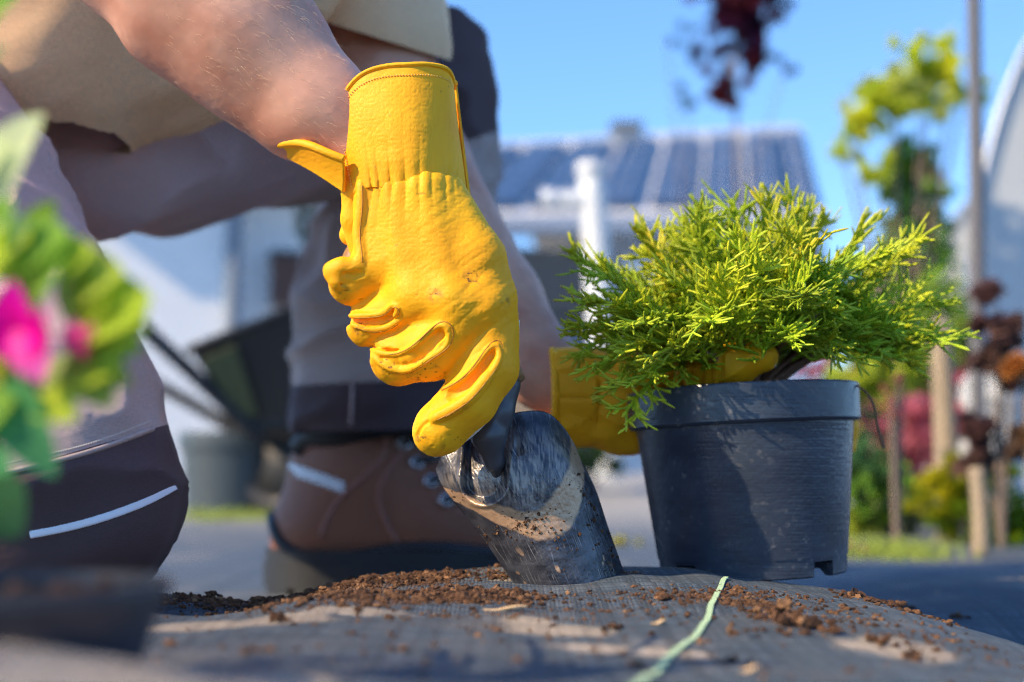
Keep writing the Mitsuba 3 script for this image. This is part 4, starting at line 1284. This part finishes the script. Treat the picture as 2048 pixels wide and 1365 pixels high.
def plant(name, label, category, blobs, cols, n, size, foot, seed, group=None, part='foliage', stem_r=.006, stems_n=5, aspect=.5, bark='m_bark', mat='m_thin_leaf'):
    """A plant: stems from the foot into every clump, and its leaves."""
    t = thing(name, label, category, group)
    pts, which = clump_points(blobs, n, seed)
    m, col = leaves(pts, size, np.array(cols)[which % len(cols)], seed + 1, aspect=aspect)
    obj(part, m, mat, t, color=col, smooth=False, kind='stuff')
    q = np.random.default_rng(seed + 2)
    tb = []
    for i in range(max(stems_n, len(blobs))):
        b = blobs[i % len(blobs)]
        e = at(b[0], b[1], b[2]) + q.normal(0, .35, 3) * min(b[3], b[4]) * b[2] / FPX
        mid = foot * .45 + e * .55 + q.normal(0, .02, 3) * [1, 1, 0]
        mid[:2] = foot[:2] * .6 + e[:2] * .4
        tb.append(tube(np.array([foot + [0, 0, -.01], mid, e]), [stem_r, stem_r * .7, stem_r * .3], 6, 12))
    obj('stem', cat(tb), bark, t, kind='stuff')
    return t


# --- the house with solar panels
HB = thing('house', 'white house with blue solar panels on its grey roof and a dark open carport', 'house')
EL, ER, RL, RR_ = at(760, 432, 10.6), at(1650, 428, 13.2), at(960, 300, 14.6), at(1606, 262, 16.8)
rp = lambda u, v: (EL * (1 - u) + ER * u) * (1 - v) + (RL * (1 - u) + RR_ * u) * v
uu, vv = np.meshgrid(np.linspace(0, 1, 20), np.linspace(0, 1, 12))
RP = (EL * (1 - uu[..., None]) + ER * uu[..., None]) * (1 - vv[..., None]) + (RL * (1 - uu[..., None]) + RR_ * uu[..., None]) * vv[..., None]
rf = obj('roof', sheet(RP, .16)[:2], 'm_roof', HB, smooth=False)
# back slope of the roof, down to the far side
bk = np.stack([RP[-1] + [0, 0, -.02], RP[-1] + np.array([1.5, 4.4, -1.7])])
obj('back_slope', sheet(bk[:, ::-1], .14)[:2], 'm_roof', rf, smooth=False)
rn = np.cross(ER - EL, RL - EL); rn /= np.linalg.norm(rn)
rn = rn if rn[2] > 0 else -rn
cols_u = [(.01, .123), (.148, .250), (.278, .382), (.413, .518), (.548, .649), (.675, .770), (.796, .888), (.901, .985)]
for u0, u1 in cols_u:
    for v0, v1 in ((.06, .345), (.355, .64), (.65, .935)):
        q = np.array([[rp(u0, v0), rp(u1, v0)], [rp(u0, v1), rp(u1, v1)]]) + rn * .07
        v_, f_, _ = sheet(q, .045)
        obj('solar_panel', (v_, f_), 'm_solar', HB, smooth=False)
        lines = [tubes(np.array([[rp(u0 + (u1 - u0) * a, v0) + rn * .072, rp(u0 + (u1 - u0) * a, v1) + rn * .072]]), np.full((1, 2), .012), 4) for a in (.33, .66)]
        obj('panel_bar', cat(lines), 'm_rail', HB, smooth=False, kind='stuff')
ch = rp(.42, .99)
cb = obj('chimney', box(ch + [-.16, -.16, -.7], ch + [.16, .16, .16]), 'm_grey_trim', HB, smooth=False)
obj('cap', box(ch + [-.20, -.20, .16], ch + [.20, .20, .21]), 'm_timber', cb, smooth=False)
ex = (ER - EL) * [1, 1, 0]; ex /= np.linalg.norm(ex)
ey = np.array([-ex[1], ex[0], 0])


def hwall(u0, u1, z0, z1, off, thick):
    a, b = rp(u0, 0), rp(u1, 0)
    a, b = a + ey * (off + .35), b + ey * (off + .35)
    c = (a + b) / 2
    return obox([c[0], c[1], (z0 + z1) / 2], ex * np.linalg.norm((b - a)[:2]) / 2, ey * thick / 2, np.array([0, 0, (z1 - z0) / 2]))


z_e = float(min(EL[2], ER[2])) - .10
obj('wall', hwall(.50, .985, -.2, z_e, 0, .25), 'm_white_wall', HB, smooth=False)
obj('wall', hwall(.0, .985, -.2, z_e + .15, 4.5, .2), 'm_timber', HB, smooth=False)
obj('wall', hwall(.975, .985, -.2, z_e + .2, 2.3, 4.4), 'm_white_wall', HB, smooth=False)
obj('wall', hwall(.497, .504, -.2, z_e + .2, 2.3, 4.4), 'm_timber', HB, smooth=False)
obj('soffit', hwall(-.01, .50, z_e - .62, z_e - .02, -.1, .30), 'm_timber', HB, smooth=False)
obj('beam', hwall(-.01, .50, z_e - 1.02, z_e - .63, .02, .25), 'm_grey_trim', HB, smooth=False)
obj('gutter', tubes(np.array([[EL + ey * -.06 + [0, 0, -.14], ER + ey * -.06 + [0, 0, -.14]]]), np.full((1, 2), .07), 8), 'm_rail', HB)
wd = obj('window', hwall(.62, .72, .9, 2.0, -.14, .08), 'm_white_pipe', HB, smooth=False)
obj('pane', hwall(.63, .71, .98, 1.92, -.185, .02), 'm_glass', wd, smooth=False)
wd = obj('window', hwall(.80, .90, .9, 2.0, -.14, .08), 'm_white_pipe', HB, smooth=False)
obj('pane', hwall(.81, .89, .98, 1.92, -.185, .02), 'm_glass', wd, smooth=False)

# --- low white outbuilding seen under the thigh
WB = thing('outbuilding', 'white rendered outbuilding with a dark downpipe seen under the bent thigh', 'building')
A_, B_2 = at(40, 940, 8.6), at(880, 940, 9.6)
ux = (B_2 - A_) * [1, 1, 0]; wl = np.linalg.norm(ux); ux /= wl; uy = np.array([-ux[1], ux[0], 0])


def wbox(s0, s1, z0, z1, off, th_):
    c = A_ + ux * wl * (s0 + s1) / 2 + uy * off
    return obox([c[0], c[1], (z0 + z1) / 2], ux * wl * (s1 - s0) / 2, uy * th_ / 2, np.array([0, 0, (z1 - z0) / 2]))


obj('wall', wbox(0, .455, -.2, 2.25, 0, .3), 'm_white_wall', WB, smooth=False)
obj('wall', wbox(.455, 1.0, -.2, 2.25, .25, .3), 'm_white_wall', WB, smooth=False)
obj('roof', wbox(-.03, 1.03, 2.25, 2.40, .9, 2.6), 'm_grey_trim', WB, smooth=False)
obj('wall', wbox(0, 1.0, -.2, 2.25, 2.0, .2), 'm_white_wall', WB, smooth=False)
c = A_ + ux * wl * .462 - uy * .19
obj('downpipe', tubes(np.array([[[c[0], c[1], 0], [c[0], c[1], 2.25]]]), np.full((1, 2), .055), 10), 'm_grey_trim', WB)
wd = obj('window', wbox(.70, .80, 1.35, 2.05, .08, .06), 'm_white_pipe', WB, smooth=False)
obj('pane', wbox(.708, .792, 1.40, 2.0, .045, .02), 'm_glass', wd, smooth=False)
wb2 = thing('meter_box', 'small brown box on the white outbuilding wall', 'box')
scene['m_brown'] = principled((0.10, 0.045, 0.03), 0.6)
obj('case', wbox(.565, .635, 1.34, 1.70, .02, .14), 'm_brown', wb2, smooth=False)
obj('lid', wbox(.560, .640, 1.70, 1.74, .01, .18), 'm_dark', wb2, smooth=False)

# --- white pipe post with a side arm
WP = thing('pipe_stand', 'white plastic pipe post with a short side arm behind the conifer', 'post')
b0, t0 = floor_at(1222, 4.6), at(1182, 335, 4.6)
obj('post', tube(np.array([b0, (b0 + t0) / 2 + [.004, 0, 0], t0]), [.054, .052, .048], 16, 12), 'm_white_pipe', WP)
obj('cap', tube(np.array([t0 + [0, 0, -.03], t0 + [0, 0, .012]]), .054, 16), 'm_white_pipe', WP)
j = at(1190, 402, 4.6)
obj('arm', tube(np.array([j, at(1090, 400, 4.58)]), [.036, .030], 14, 6), 'm_white_pipe', WP)
obj('elbow', tube(np.array([at(1108, 400, 4.58), at(1084, 400, 4.58)]), .038, 14), 'm_white_pipe', WP)

# --- wheelbarrow
WBW = thing('wheelbarrow', 'black wheelbarrow parked in front of the white outbuilding', 'wheelbarrow')
d_ = 3.25
F4 = lambda px, py, dd=0: at(px, py, d_ + dd)
rimq = [F4(378, 700, -.25), F4(668, 588, -.25), F4(700, 596, .38), F4(420, 690, .38)]
botq = [F4(475, 842, -.16), F4(640, 842, -.16), F4(660, 838, .26), F4(490, 838, .26)]
tray = []
for i in range(4):
    a, b, c, e = rimq[i], rimq[(i + 1) % 4], botq[(i + 1) % 4], botq[i]
    P = np.array([[e + (c - e) * s for s in np.linspace(0, 1, 6)], [a + (b - a) * s for s in np.linspace(0, 1, 6)]])
    tray.append(sheet(P, .012)[:2])
tray.append(sheet(np.array([[botq[0], botq[1]], [botq[3], botq[2]]]), .012)[:2])
obj('tray', cat(tray), 'm_tray', WBW, smooth=False)
obj('liner', sheet(np.array([[F4(402, 722, -.262), F4(470, 692, -.262)], [F4(482, 832, -.178), F4(515, 832, -.178)]])[::-1], .006)[:2], 'm_tray_inside', WBW, smooth=False, label='olive coloured side panel of the tray')
obj('rim', tube(np.array(rimq + rimq[:1]), .012, 8), 'm_tray', WBW)
for a, b in (((285, 655, -.3), (520, 880, -.15)), ((262, 742, .25), (520, 890, .22))):
    obj('handle', tube(np.array([F4(*a), F4((a[0] + b[0]) / 2, (a[1] + b[1]) / 2 - 4, (a[2] + b[2]) / 2), F4(*b)]), .018, 10, 10), 'm_tray', WBW)
e = trimesh.creation.torus(.098, .030, 40, 16); e.apply_transform(trimesh.geometry.align_vectors([0, 0, 1], [0.25, 1, 0])); wc = F4(560, 940, 0.02); wc[2] = .126; e.apply_translation(wc)
wh = obj('wheel', e, 'm_rubber', WBW)
e = trimesh.creation.cylinder(.07, .03); e.apply_transform(trimesh.geometry.align_vectors([0, 0, 1], [0.25, 1, 0])); e.apply_translation(wc)
obj('hub', e, 'm_tray', wh)
for s in (-.12, .16):
    obj('leg', tube(np.array([F4(640, 850, s), [F4(655, 850, s)[0], F4(655, 850, s)[1], 0.0]]), .013, 8), 'm_tray', WBW)

# --- big nursery pots standing about
for px, d, s, lab in ((460, 3.35, 1.86, 'large dark teal nursery pot standing on the ground beside the wheelbarrow wheel'),):
    k = thing('nursery_pot', lab, 'plant pot')
    v, f = pot_mesh(s)
    scene[k] = mikit.ply((v + floor_at(px, d), f), 'm_teal_pot', smooth=35)
    r = np.linspace(0, 2 * np.pi, 40)
    disc = np.r_[[[0, 0, .108 * s]], np.c_[.067 * s * np.cos(r), .067 * s * np.sin(r), 0 * r + .104 * s]]
    obj('soil', (disc + floor_at(px, d), np.array([[0, i + 1, i + 2] for i in range(39)])), 'm_soil_block', k, smooth=False)

# --- polytunnels with pale film on the right
for cx, d, rx, ty, lab in ((2030, 7.5, 205, 395, 'small pale film polytunnel behind the brown leaved shrub'), (2395, 5.2, 455, -120, 'tall pale film polytunnel at the edge of the garden')):
    k = thing('polytunnel', lab, 'greenhouse')
    m = d / FPX
    base_ = floor_at(cx, d); hgt = float(at(cx, ty, d)[2])
    a = np.linspace(0, np.pi, 60)
    pr = np.stack([np.cos(a) * rx * m, 0 * a, np.sin(a) ** .8 * hgt], -1)
    P = np.stack([pr + base_ + [.62 * s, .78 * s, 0] for s in np.linspace(0, 5, 24)])
    P[..., 2] -= .02 * np.abs(np.sin(np.linspace(0, 5, 24) * math.pi))[:, None] * np.sin(a)[None]
    obj('film', sheet(P, .01)[:2], 'm_film', k)
    endv = np.vstack([[base_ + [0, .02, hgt * .3]], pr + base_ + [0, .02, 0]])
    obj('end_wall', (endv, np.array([[0, i + 2, i + 1] for i in range(59)] + [[0, 1, 60]])), 'm_film', k, smooth=False)
    for s in (0.0, 1.0, 2.0, 3.0, 4.0, 5.0):
        obj('hoop', tube(pr * [1.008, 1, 1.008] + base_ + [.62 * s, .78 * s, 0], .014, 6), 'm_rail', k)

# --- stakes
for (px0, d, py1, px1, r, mat, lab) in ((1952, 2.25, -90, 1946, .0135, 'm_grey_wood', 'tall thin grey stake reaching up into the sky on the right'), (1956, 1.75, 935, 1952, .0115, 'm_wood', 'short yellowish wooden stake in front of the yellow green shrub'),
                                        (1892, 2.1, 640, 1878, .0185, 'm_wood', 'pale peeled stake beside the pink shrub')):
    k = thing('garden_stake', lab, 'stake')
    a, b = floor_at(px0, d), at(px1, py1, d)
    scene[k] = mikit.ply(tube(np.array([a, (a + b) / 2 + [.003, 0, 0], b]), [r * 1.05, r, r * .9], 10, 14), mat, smooth=True)

# --- trees
PT = thing('purple_tree', 'dark purple leaved columnar tree against the blue sky', 'tree')
blobs = [(1478, -160, 4.6, 105, 90), (1475, -40, 4.6, 92, 80), (1480, 50, 4.6, 62, 60), (1490, 110, 4.6, 40, 45), (1462, 175, 4.6, 42, 40), (1420, 90, 4.6, 55, 26), (1500, 20, 4.6, 80, 40), (1440, 150, 4.6, 30, 25)]
pts, wh_ = clump_points(blobs, 2200, 5)
m, col = leaves(pts, .045, np.array([[.085, .018, .030], [.12, .025, .035], [.06, .016, .05]])[wh_ % 3], 6, aspect=.6)
obj('crown', m, 'm_thin_leaf', PT, color=col, smooth=False, kind='stuff')
a, b = floor_at(1474, 4.6), at(1470, 60, 4.6)
obj('trunk', tube(np.array([a, (a + b) / 2 + [.01, 0, 0], b, at(1478, -220, 4.6)]), [.008, .007, .007, .004], 8, 20), 'm_bark', PT)
for px, py in ((1420, 90), (1530, 20), (1440, 150), (1420, -60), (1550, -80)):
    obj('limb', tube(np.array([at(1472, py + 60, 4.6), at((1472 + px) / 2, py + 25, 4.6), at(px, py, 4.6)]), [.007, .005, .002], 6, 10), 'm_bark', PT)
k = plant('sapling', 'thin leaved sapling left of the purple tree, nearly bare', 'tree', [(1360, 60, 5.4, 35, 80), (1385, 190, 5.4, 40, 30), (1565, 125, 5.2, 34, 24)], [[.05, .12, .10], [.06, .13, .09], [.03, .06, .11]], 70, .035, floor_at(1400, 5.4), 90, part='crown', stem_r=.008, stems_n=3)
k = plant('young_tree', 'yellow green young tree with a denser dark green column below its loose top', 'tree',
          [(1765, 215, 3.6, 85, 42), (1710, 245, 3.6, 48, 36), (1690, 290, 3.6, 28, 36), (1850, 205, 3.6, 70, 40), (1845, 110, 3.6, 60, 45), (1885, 150, 3.6, 50, 40), (1935, 180, 3.6, 44, 26), (1790, 170, 3.6, 60, 40), (1760, 345, 3.6, 46, 32)], [[.66, .74, .06], [.72, .74, .05], [.60, .70, .09], [.66, .72, .20]], 1800, .042, floor_at(1812, 3.6), 101, part='crown', stem_r=.012, stems_n=7)
blobs = [(1822, 330, 3.7, 52, 55), (1830, 400, 3.7, 60, 60), (1825, 470, 3.7, 70, 60), (1800, 560, 3.7, 80, 80), (1760, 350, 3.6, 36, 24)]
pts, wh_ = clump_points(blobs, 3000, 105)
m, col = leaves(pts, .040, np.array([[.16, .32, .03], [.20, .38, .04], [.14, .29, .05], [.24, .40, .04], [.50, .58, .06]])[wh_ % 5], 106)
obj('lower_crown', m, 'm_leaf', k, color=col, smooth=False, kind='stuff')

# --- shrubs on the right
SG = 'shrubs planted behind the pot'
plant('pink_shrub', 'dusky pink leaved shrub behind the pale stake', 'shrub', [(1850, 855, 2.7, 119, 88), (1800, 925, 2.7, 75, 62), (1895, 800, 2.7, 75, 62), (1930, 850, 2.7, 62, 50)], [[.55, .17, .22], [.62, .26, .30], [.48, .13, .18]], 1800, .028, floor_at(1850, 2.7), 120, SG)
plant('yellow_shrub', 'low rounded yellow green shrub at the foot of the short wooden stake', 'shrub', [(1885, 950, 2.05, 57, 52), (1885, 1010, 2.05, 52, 57), (1960, 1040, 2.05, 92, 92), (1950, 960, 2.05, 80, 63), (2020, 1060, 2.05, 69, 69)], [[.50, .47, .02], [.46, .45, .02], [.16, .26, .015], [.34, .40, .02], [.09, .17, .012]], 2400, .017, floor_at(1950, 2.05), 130, SG)
plant('green_shrub', 'mixed green leafy shrub close to the right wall of the black pot', 'shrub', [(1745, 1000, 2.3, 69, 88), (1720, 930, 2.3, 56, 50), (1700, 1060, 2.3, 62, 62), (1790, 1030, 2.3, 62, 62)], [[.18, .34, .05], [.10, .22, .08], [.42, .50, .06], [.26, .28, .15]], 1360, .030, floor_at(1740, 2.3), 140, SG)
plant('lime_shrub', 'pale lime shrub behind the conifer and above the pot rim', 'shrub', [(1740, 750, 3.1, 108, 84), (1790, 690, 3.1, 72, 72), (1730, 850, 3.1, 72, 72), (1690, 800, 3.1, 60, 60), (1840, 700, 3.1, 72, 72)], [[.46, .55, .06], [.55, .58, .09], [.40, .50, .07], [.58, .55, .12], [.26, .38, .06]], 1870, .04, floor_at(1750, 3.1), 150, SG)
plant('olive_shrub', 'olive and pink tinged shrub between the pale stakes', 'shrub', [(1810, 1010, 2.9, 78, 78), (1840, 960, 2.9, 65, 52), (1790, 930, 2.9, 52, 52), (1870, 1050, 2.9, 52, 39)], [[.34, .40, .10], [.44, .24, .20], [.30, .36, .08], [.22, .34, .10]], 936, .03, floor_at(1820, 2.9), 146, SG)
plant('garden_shrub', 'loose bright green shrub filling the gap between the pot and the polytunnels', 'shrub', [(1900, 640, 3.3, 72, 72), (1860, 740, 3.3, 84, 72), (1940, 760, 3.3, 84, 84), (1960, 880, 3.3, 72, 84), (1830, 640, 3.3, 60, 60)], [[.30, .42, .08], [.40, .46, .10], [.24, .36, .10], [.40, .20, .16], [.22, .34, .06]], 1260, .04, floor_at(1900, 3.3), 148, SG, stem_r=.004)
plant('dark_conifer', 'small dark green conifer beside the pot wall', 'conifer', [(1735, 880, 2.6, 40, 55), (1725, 960, 2.6, 44, 44), (1770, 1085, 2.6, 66, 33)], [[.06, .14, .07], [.10, .20, .06], [.20, .30, .06]], 546, .022, floor_at(1735, 2.6), 152, SG, stem_r=.004)
plant('brown_shrub', 'tall shrub with curled dark brown leaves in front of the polytunnels', 'shrub', [(1985, 625, 1.95, 40, 55), (2015, 690, 1.95, 35, 45), (2035, 760, 1.95, 45, 40), (1975, 740, 1.95, 40, 30), (2030, 880, 1.95, 40, 40), (1960, 870, 1.95, 45, 30), (1965, 930, 1.95, 35, 24)], [[.15, .08, .075], [.19, .11, .09], [.13, .07, .06], [.20, .12, .10], [.18, .12, .09]], 420, .034, floor_at(2000, 1.95), 160, SG, aspect=.75, stem_r=.005)
plant('orange_shrub', 'shrub with a few orange brown leaves at the very edge of the picture', 'shrub', [(2045, 735, 1.75, 36, 16), (2070, 830, 1.75, 60, 60)], [[.52, .22, .06], [.30, .14, .05]], 90, .03, floor_at(2070, 1.75), 166, SG, aspect=.75)
plant('rose_plant', 'plant with pale pink blooms just above the pot rim', 'plant', [(1625, 728, 2.7, 34, 34), (1650, 700, 2.7, 24, 20), (1600, 690, 2.7, 40, 30)], [[.62, .20, .28], [.60, .24, .30], [.12, .22, .05]], 150, .026, floor_at(1640, 2.7), 170)
plant('heather_plant', 'magenta flowering plant low beside the pot base', 'plant', [(1708, 1105, 1.75, 26, 20), (1725, 1125, 1.75, 28, 14)], [[.62, .05, .30], [.40, .10, .22]], 160, .010, floor_at(1712, 1.75), 180)
plant('salmon_plant', 'thin plant with salmon pink flower spikes left of the pale stake', 'plant', [(1783, 800, 2.0, 13, 46), (1800, 760, 2.0, 12, 24)], [[.62, .22, .18], [.55, .25, .2]], 110, .014, floor_at(1790, 2.0), 190)
plant('yellow_flower', 'small yellow flowering plant seen between the trowel blade and the pot', 'plant', [(1248, 1098, 2.0, 36, 24)], [[.55, .50, .03]], 160, .013, floor_at(1248, 2.0), 200)
plant('box_bush', 'dark green bush beyond the far glove', 'bush', [(1195, 915, 4.1, 50, 30), (1150, 930, 4.1, 40, 20), (1225, 930, 4.1, 30, 18)], [[.05, .10, .03], [.04, .09, .04]], 320, .04, floor_at(1180, 4.1), 210)
plant('far_hedge', 'dark leafy bush behind the wheelbarrow', 'bush', [(630, 430, 7.0, 28, 70), (640, 520, 7.0, 24, 60)], [[.03, .06, .045], [.02, .05, .04]], 260, .08, floor_at(635, 7.0), 220)
for px, d, w, h, lab in ((1985, 2.6, .055, .20, 'white plastic sack standing behind the brown shrub'), (1905, 3.4, .06, .17, 'white plastic sack behind the pale stake')):
    k = thing('white_sack', lab, 'sack')
    q = floor_at(px, d) + [0, 0, .155 if px == 1985 else .12]
    Fz = Field(q - .3, q + .3, .008)
    Fz.chain([q + [0, 0, 0], q + [.01, 0, h * .6], q + [0, .01, h]], [w, w * 1.05, w * .5], .03)
    Fz.chain([q * [1, 1, 0] + [0, 0, .02], q], [w * 1.1, w], .03)
    scene[k] = mikit.ply(folds(*Fz.mesh(), .012, 14, 3), 'm_film', smooth=True)

# --- grass strips
gp, go = [], []
for px, py, rx, d, n in ((455, 1040, 95, 3.05, 260), (1760, 1128, 110, 1.75, 260), (440, 1030, 110, 3.3, 160)):
    c = floor_at(px, d) + np.c_[gb.normal(0, rx * d / FPX * .6, n), gb.normal(0, .06, n), np.zeros(n)]
    L = gb.uniform(.012, .034, (n, 1)); dd = gb.normal(0, .35, (n, 3)); dd[:, 2] = 1
    gp.append(np.stack([c, c + dd * L * .5, c + dd * L * [1.3, 1.3, .9]], 1))
gp = np.vstack(gp)
v, f = tubes(gp, np.ones((len(gp), 3)) * [.0016, .0013, .0003], 3, False)
obj('grass', (v, f), 'm_leaf', color=np.repeat(np.array([[.28, .36, .05]]) * gb.uniform(.5, 1.3, (len(gp), 1)), 9, 0), smooth=False, kind='stuff')
labels['grass']['label'] = 'short strips of sunlit yellow green grass at the edge of the fabric'

# ------------------------------------------------------------------ the flowering plant right in front of the lens
FP = thing('flowering_plant', 'blurred plant with lime leaves and hot pink flowers in front of the kneeling leg', 'plant')
scene['m_green_stem'] = principled((0.16, 0.26, 0.05), 0.6)


def blade_leaf(b, t, w, up, curl=.2, n=11, m=5, fold=.3):
    """A curved leaf from b to t, w wide, its face towards up."""
    b, t, up = np.asarray(b, float), np.asarray(t, float), np.asarray(up, float)
    L = np.linalg.norm(t - b); d = (t - b) / L
    s = np.cross(d, up); s /= np.linalg.norm(s); nn = np.cross(s, d)
    u = np.linspace(0, 1, n); wd = w * .5 * np.sin(np.pi * np.clip(u, 0, 1) ** .8) ** .75 + 0.0004
    x = np.linspace(-1, 1, m)
    P = b + d * (u * L)[:, None, None].transpose(0, 1, 2) + 0
    P = b[None, None] + d[None, None] * (u * L)[:, None, None] + s[None, None] * (wd[:, None] * x[None])[..., None] + nn[None, None] * (np.abs(x)[None] * wd[:, None] * fold + curl * L * (np.sin(np.pi * u) * .5)[:, None])[..., None]
    return P


def fg_leaf(b, t, w, col, up=None, part='leaf', mat='m_thin_leaf', curl=.2):
    P = blade_leaf(ats([b])[0], ats([t])[0], w * .92, -FWD + np.array([-.3, 0, .5]) if up is None else up, curl)
    v, f, uv = grid_mesh(P)
    c = np.tile(np.array(col), (len(v), 1)) * (0.88 + 0.24 * meshkit.noise(v * 300, 2))[:, None]
    c = c * (1 + 0.25 * (uv[:, 1:] - .4))
    obj(part, (v, f), mat, FP, color=np.clip(c, .003, .92))


LIME, GRN, DGR, PALE = [.50, .64, .06], [.26, .46, .07], [.10, .34, .13], [.66, .74, .40]
for b, t, w, c in (((-10, 420, 0.3456), (88, 228, 0.3413), .021, PALE), ((-30, 350, 0.3456), (20, 300, 0.3370), .016, PALE), ((-60, 120, 0.3456), (40, -20, 0.3370), .016, GRN), ((-60, 200, 0.3456), (8, 90, 0.3456), .011, PALE),
                   ((40, 640, 0.3370), (150, 470, 0.3326), .020, GRN), ((60, 560, 0.3456), (110, 400, 0.3456), .017, LIME), ((20, 560, 0.3542), (-40, 400, 0.3456), .018, LIME), ((0, 520, 0.3370), (60, 440, 0.3326), .014, PALE),
                   ((150, 640, 0.3370), (262, 560, 0.3326), .017, LIME), ((160, 660, 0.3370), (300, 625, 0.3283), .018, LIME), ((160, 690, 0.3370), (285, 700, 0.3326), .016, GRN), ((130, 640, 0.3456), (215, 520, 0.3413), .015, [.30, .42, .10]),
                   ((150, 700, 0.3370), (225, 815, 0.3326), .014, [.30, .42, .08]), ((120, 710, 0.3456), (180, 800, 0.3370), .014, [.45, .55, .22]), ((170, 600, 0.3456), (245, 600, 0.3370), .014, LIME), ((90, 720, 0.3456), (110, 830, 0.3456), .014, PALE),
                   ((10, 760, 0.3370), (112, 955, 0.3326), .0155, DGR), ((-10, 740, 0.3456), (60, 900, 0.3370), .016, [.12, .30, .10]), ((-40, 700, 0.3456), (20, 860, 0.3456), .018, LIME), ((-20, 960, 0.3456), (40, 1075, 0.3413), .020, [.05, .14, .06]),
                   ((-40, 660, 0.3456), (-5, 780, 0.3370), .016, [.38, .36, .05]), ((-30, 900, 0.3542), (10, 1040, 0.3456), .018, DGR), ((170, 730, 0.3370), (262, 770, 0.3326), .012, [.24, .36, .06])):
    fg_leaf(b, t, w, c)
for b, t, w, c in (((190, 640, .34), (306, 600, .33), .017, LIME), ((200, 690, .34), (300, 655, .33), .015, [.40, .52, .06]), ((150, 590, .34), (250, 545, .33), .016, [.46, .56, .08]), ((120, 560, .34), (190, 500, .33), .014, LIME), ((60, 520, .34), (140, 470, .33), .016, GRN),
                   ((140, 740, .34), (240, 740, .33), .015, LIME), ((10, 500, .34), (30, 400, .33), .014, GRN), ((90, 780, .34), (150, 840, .33), .013, LIME), ((-20, 560, .34), (30, 480, .33), .018, LIME), ((-30, 860, .34), (30, 800, .33), .016, GRN)):
    fg_leaf(b, t, w * 1.15, c)
PINK, PINK2 = [.95, .01, .42], [.93, .14, .50]
for b, t, w, c in (((60, 720, 0.3352), (28, 560, 0.3266), .017, PINK), ((62, 720, 0.3352), (-10, 600, 0.3283), .014, PINK), ((66, 730, 0.3335), (92, 620, 0.3249), .011, PINK), ((62, 640, 0.3318), (84, 765, 0.3249), .0125, PINK2), ((50, 640, 0.3318), (52, 750, 0.3266), .0105, PINK),
                   ((165, 720, 0.3352), (150, 640, 0.3283), .009, PINK2), ((168, 720, 0.3352), (188, 648, 0.3283), .010, [.85, .22, .42]), ((166, 720, 0.3335), (168, 655, 0.3266), .009, [.86, .10, .36])):
    fg_leaf(b, t, w, c, part='petal', mat='m_petal', curl=.12)
st_ = []
foot = at(-45, 1190, .318)
for pts in ([(-40, 900, 0.3629), (10, 700, 0.3456), (62, 700, .39)], [(-50, 880, 0.3629), (90, 760, 0.3456), (165, 715, .39)], [(-70, 900, 0.3715), (-40, 500, 0.3542), (-20, 420, .40)], [(-80, 800, 0.3715), (-70, 300, 0.3542), (-40, 130, .40)], [(-30, 980, 0.3629), (0, 780, 0.3456), (40, 650, .39)]):
    obj('stem', tube(np.vstack([foot, ats(pts)]), [.0028, .0022, .0018, .0012], 7, 20), 'm_green_stem', FP)

FPOT = thing('flower_pot', 'blurred black pot in the near corner holding the pink flowering plant', 'plant pot')
v, f = pot_mesh(1.0)
fb = at(75, 1268, .315)
fb[2] = float(ground_z(fb[0], fb[1])) - .004
v = v * [.44, .44, .185] + fb
scene['m_black_pot'] = principled((0.016, 0.019, 0.030), 0.36, specular=0.7)
scene[FPOT] = mikit.ply((v, f), 'm_black_pot', smooth=35)
r = np.linspace(0, 2 * np.pi, 40)
disc = np.r_[[[0, 0, .112]], np.c_[.067 * np.cos(r), .067 * np.sin(r), 0 * r + .106]] * [.44, .44, .13]
obj('soil', (disc + fb, np.array([[0, i + 1, i + 2] for i in range(39)])), 'm_soil_block', FPOT, smooth=False)
q = np.random.default_rng(8)
a, r = q.random(70) * 6.28, .030 * np.sqrt(q.random(70))
m, col = crumbs(fb + np.c_[r * np.cos(a), r * np.sin(a), np.full(70, .0155)], .0015 + .0035 * q.random(70) ** 2, .9, seed=12)
obj('soil_crumb', m, 'm_soil', FPOT, color=col * .5, smooth=False, kind='stuff')
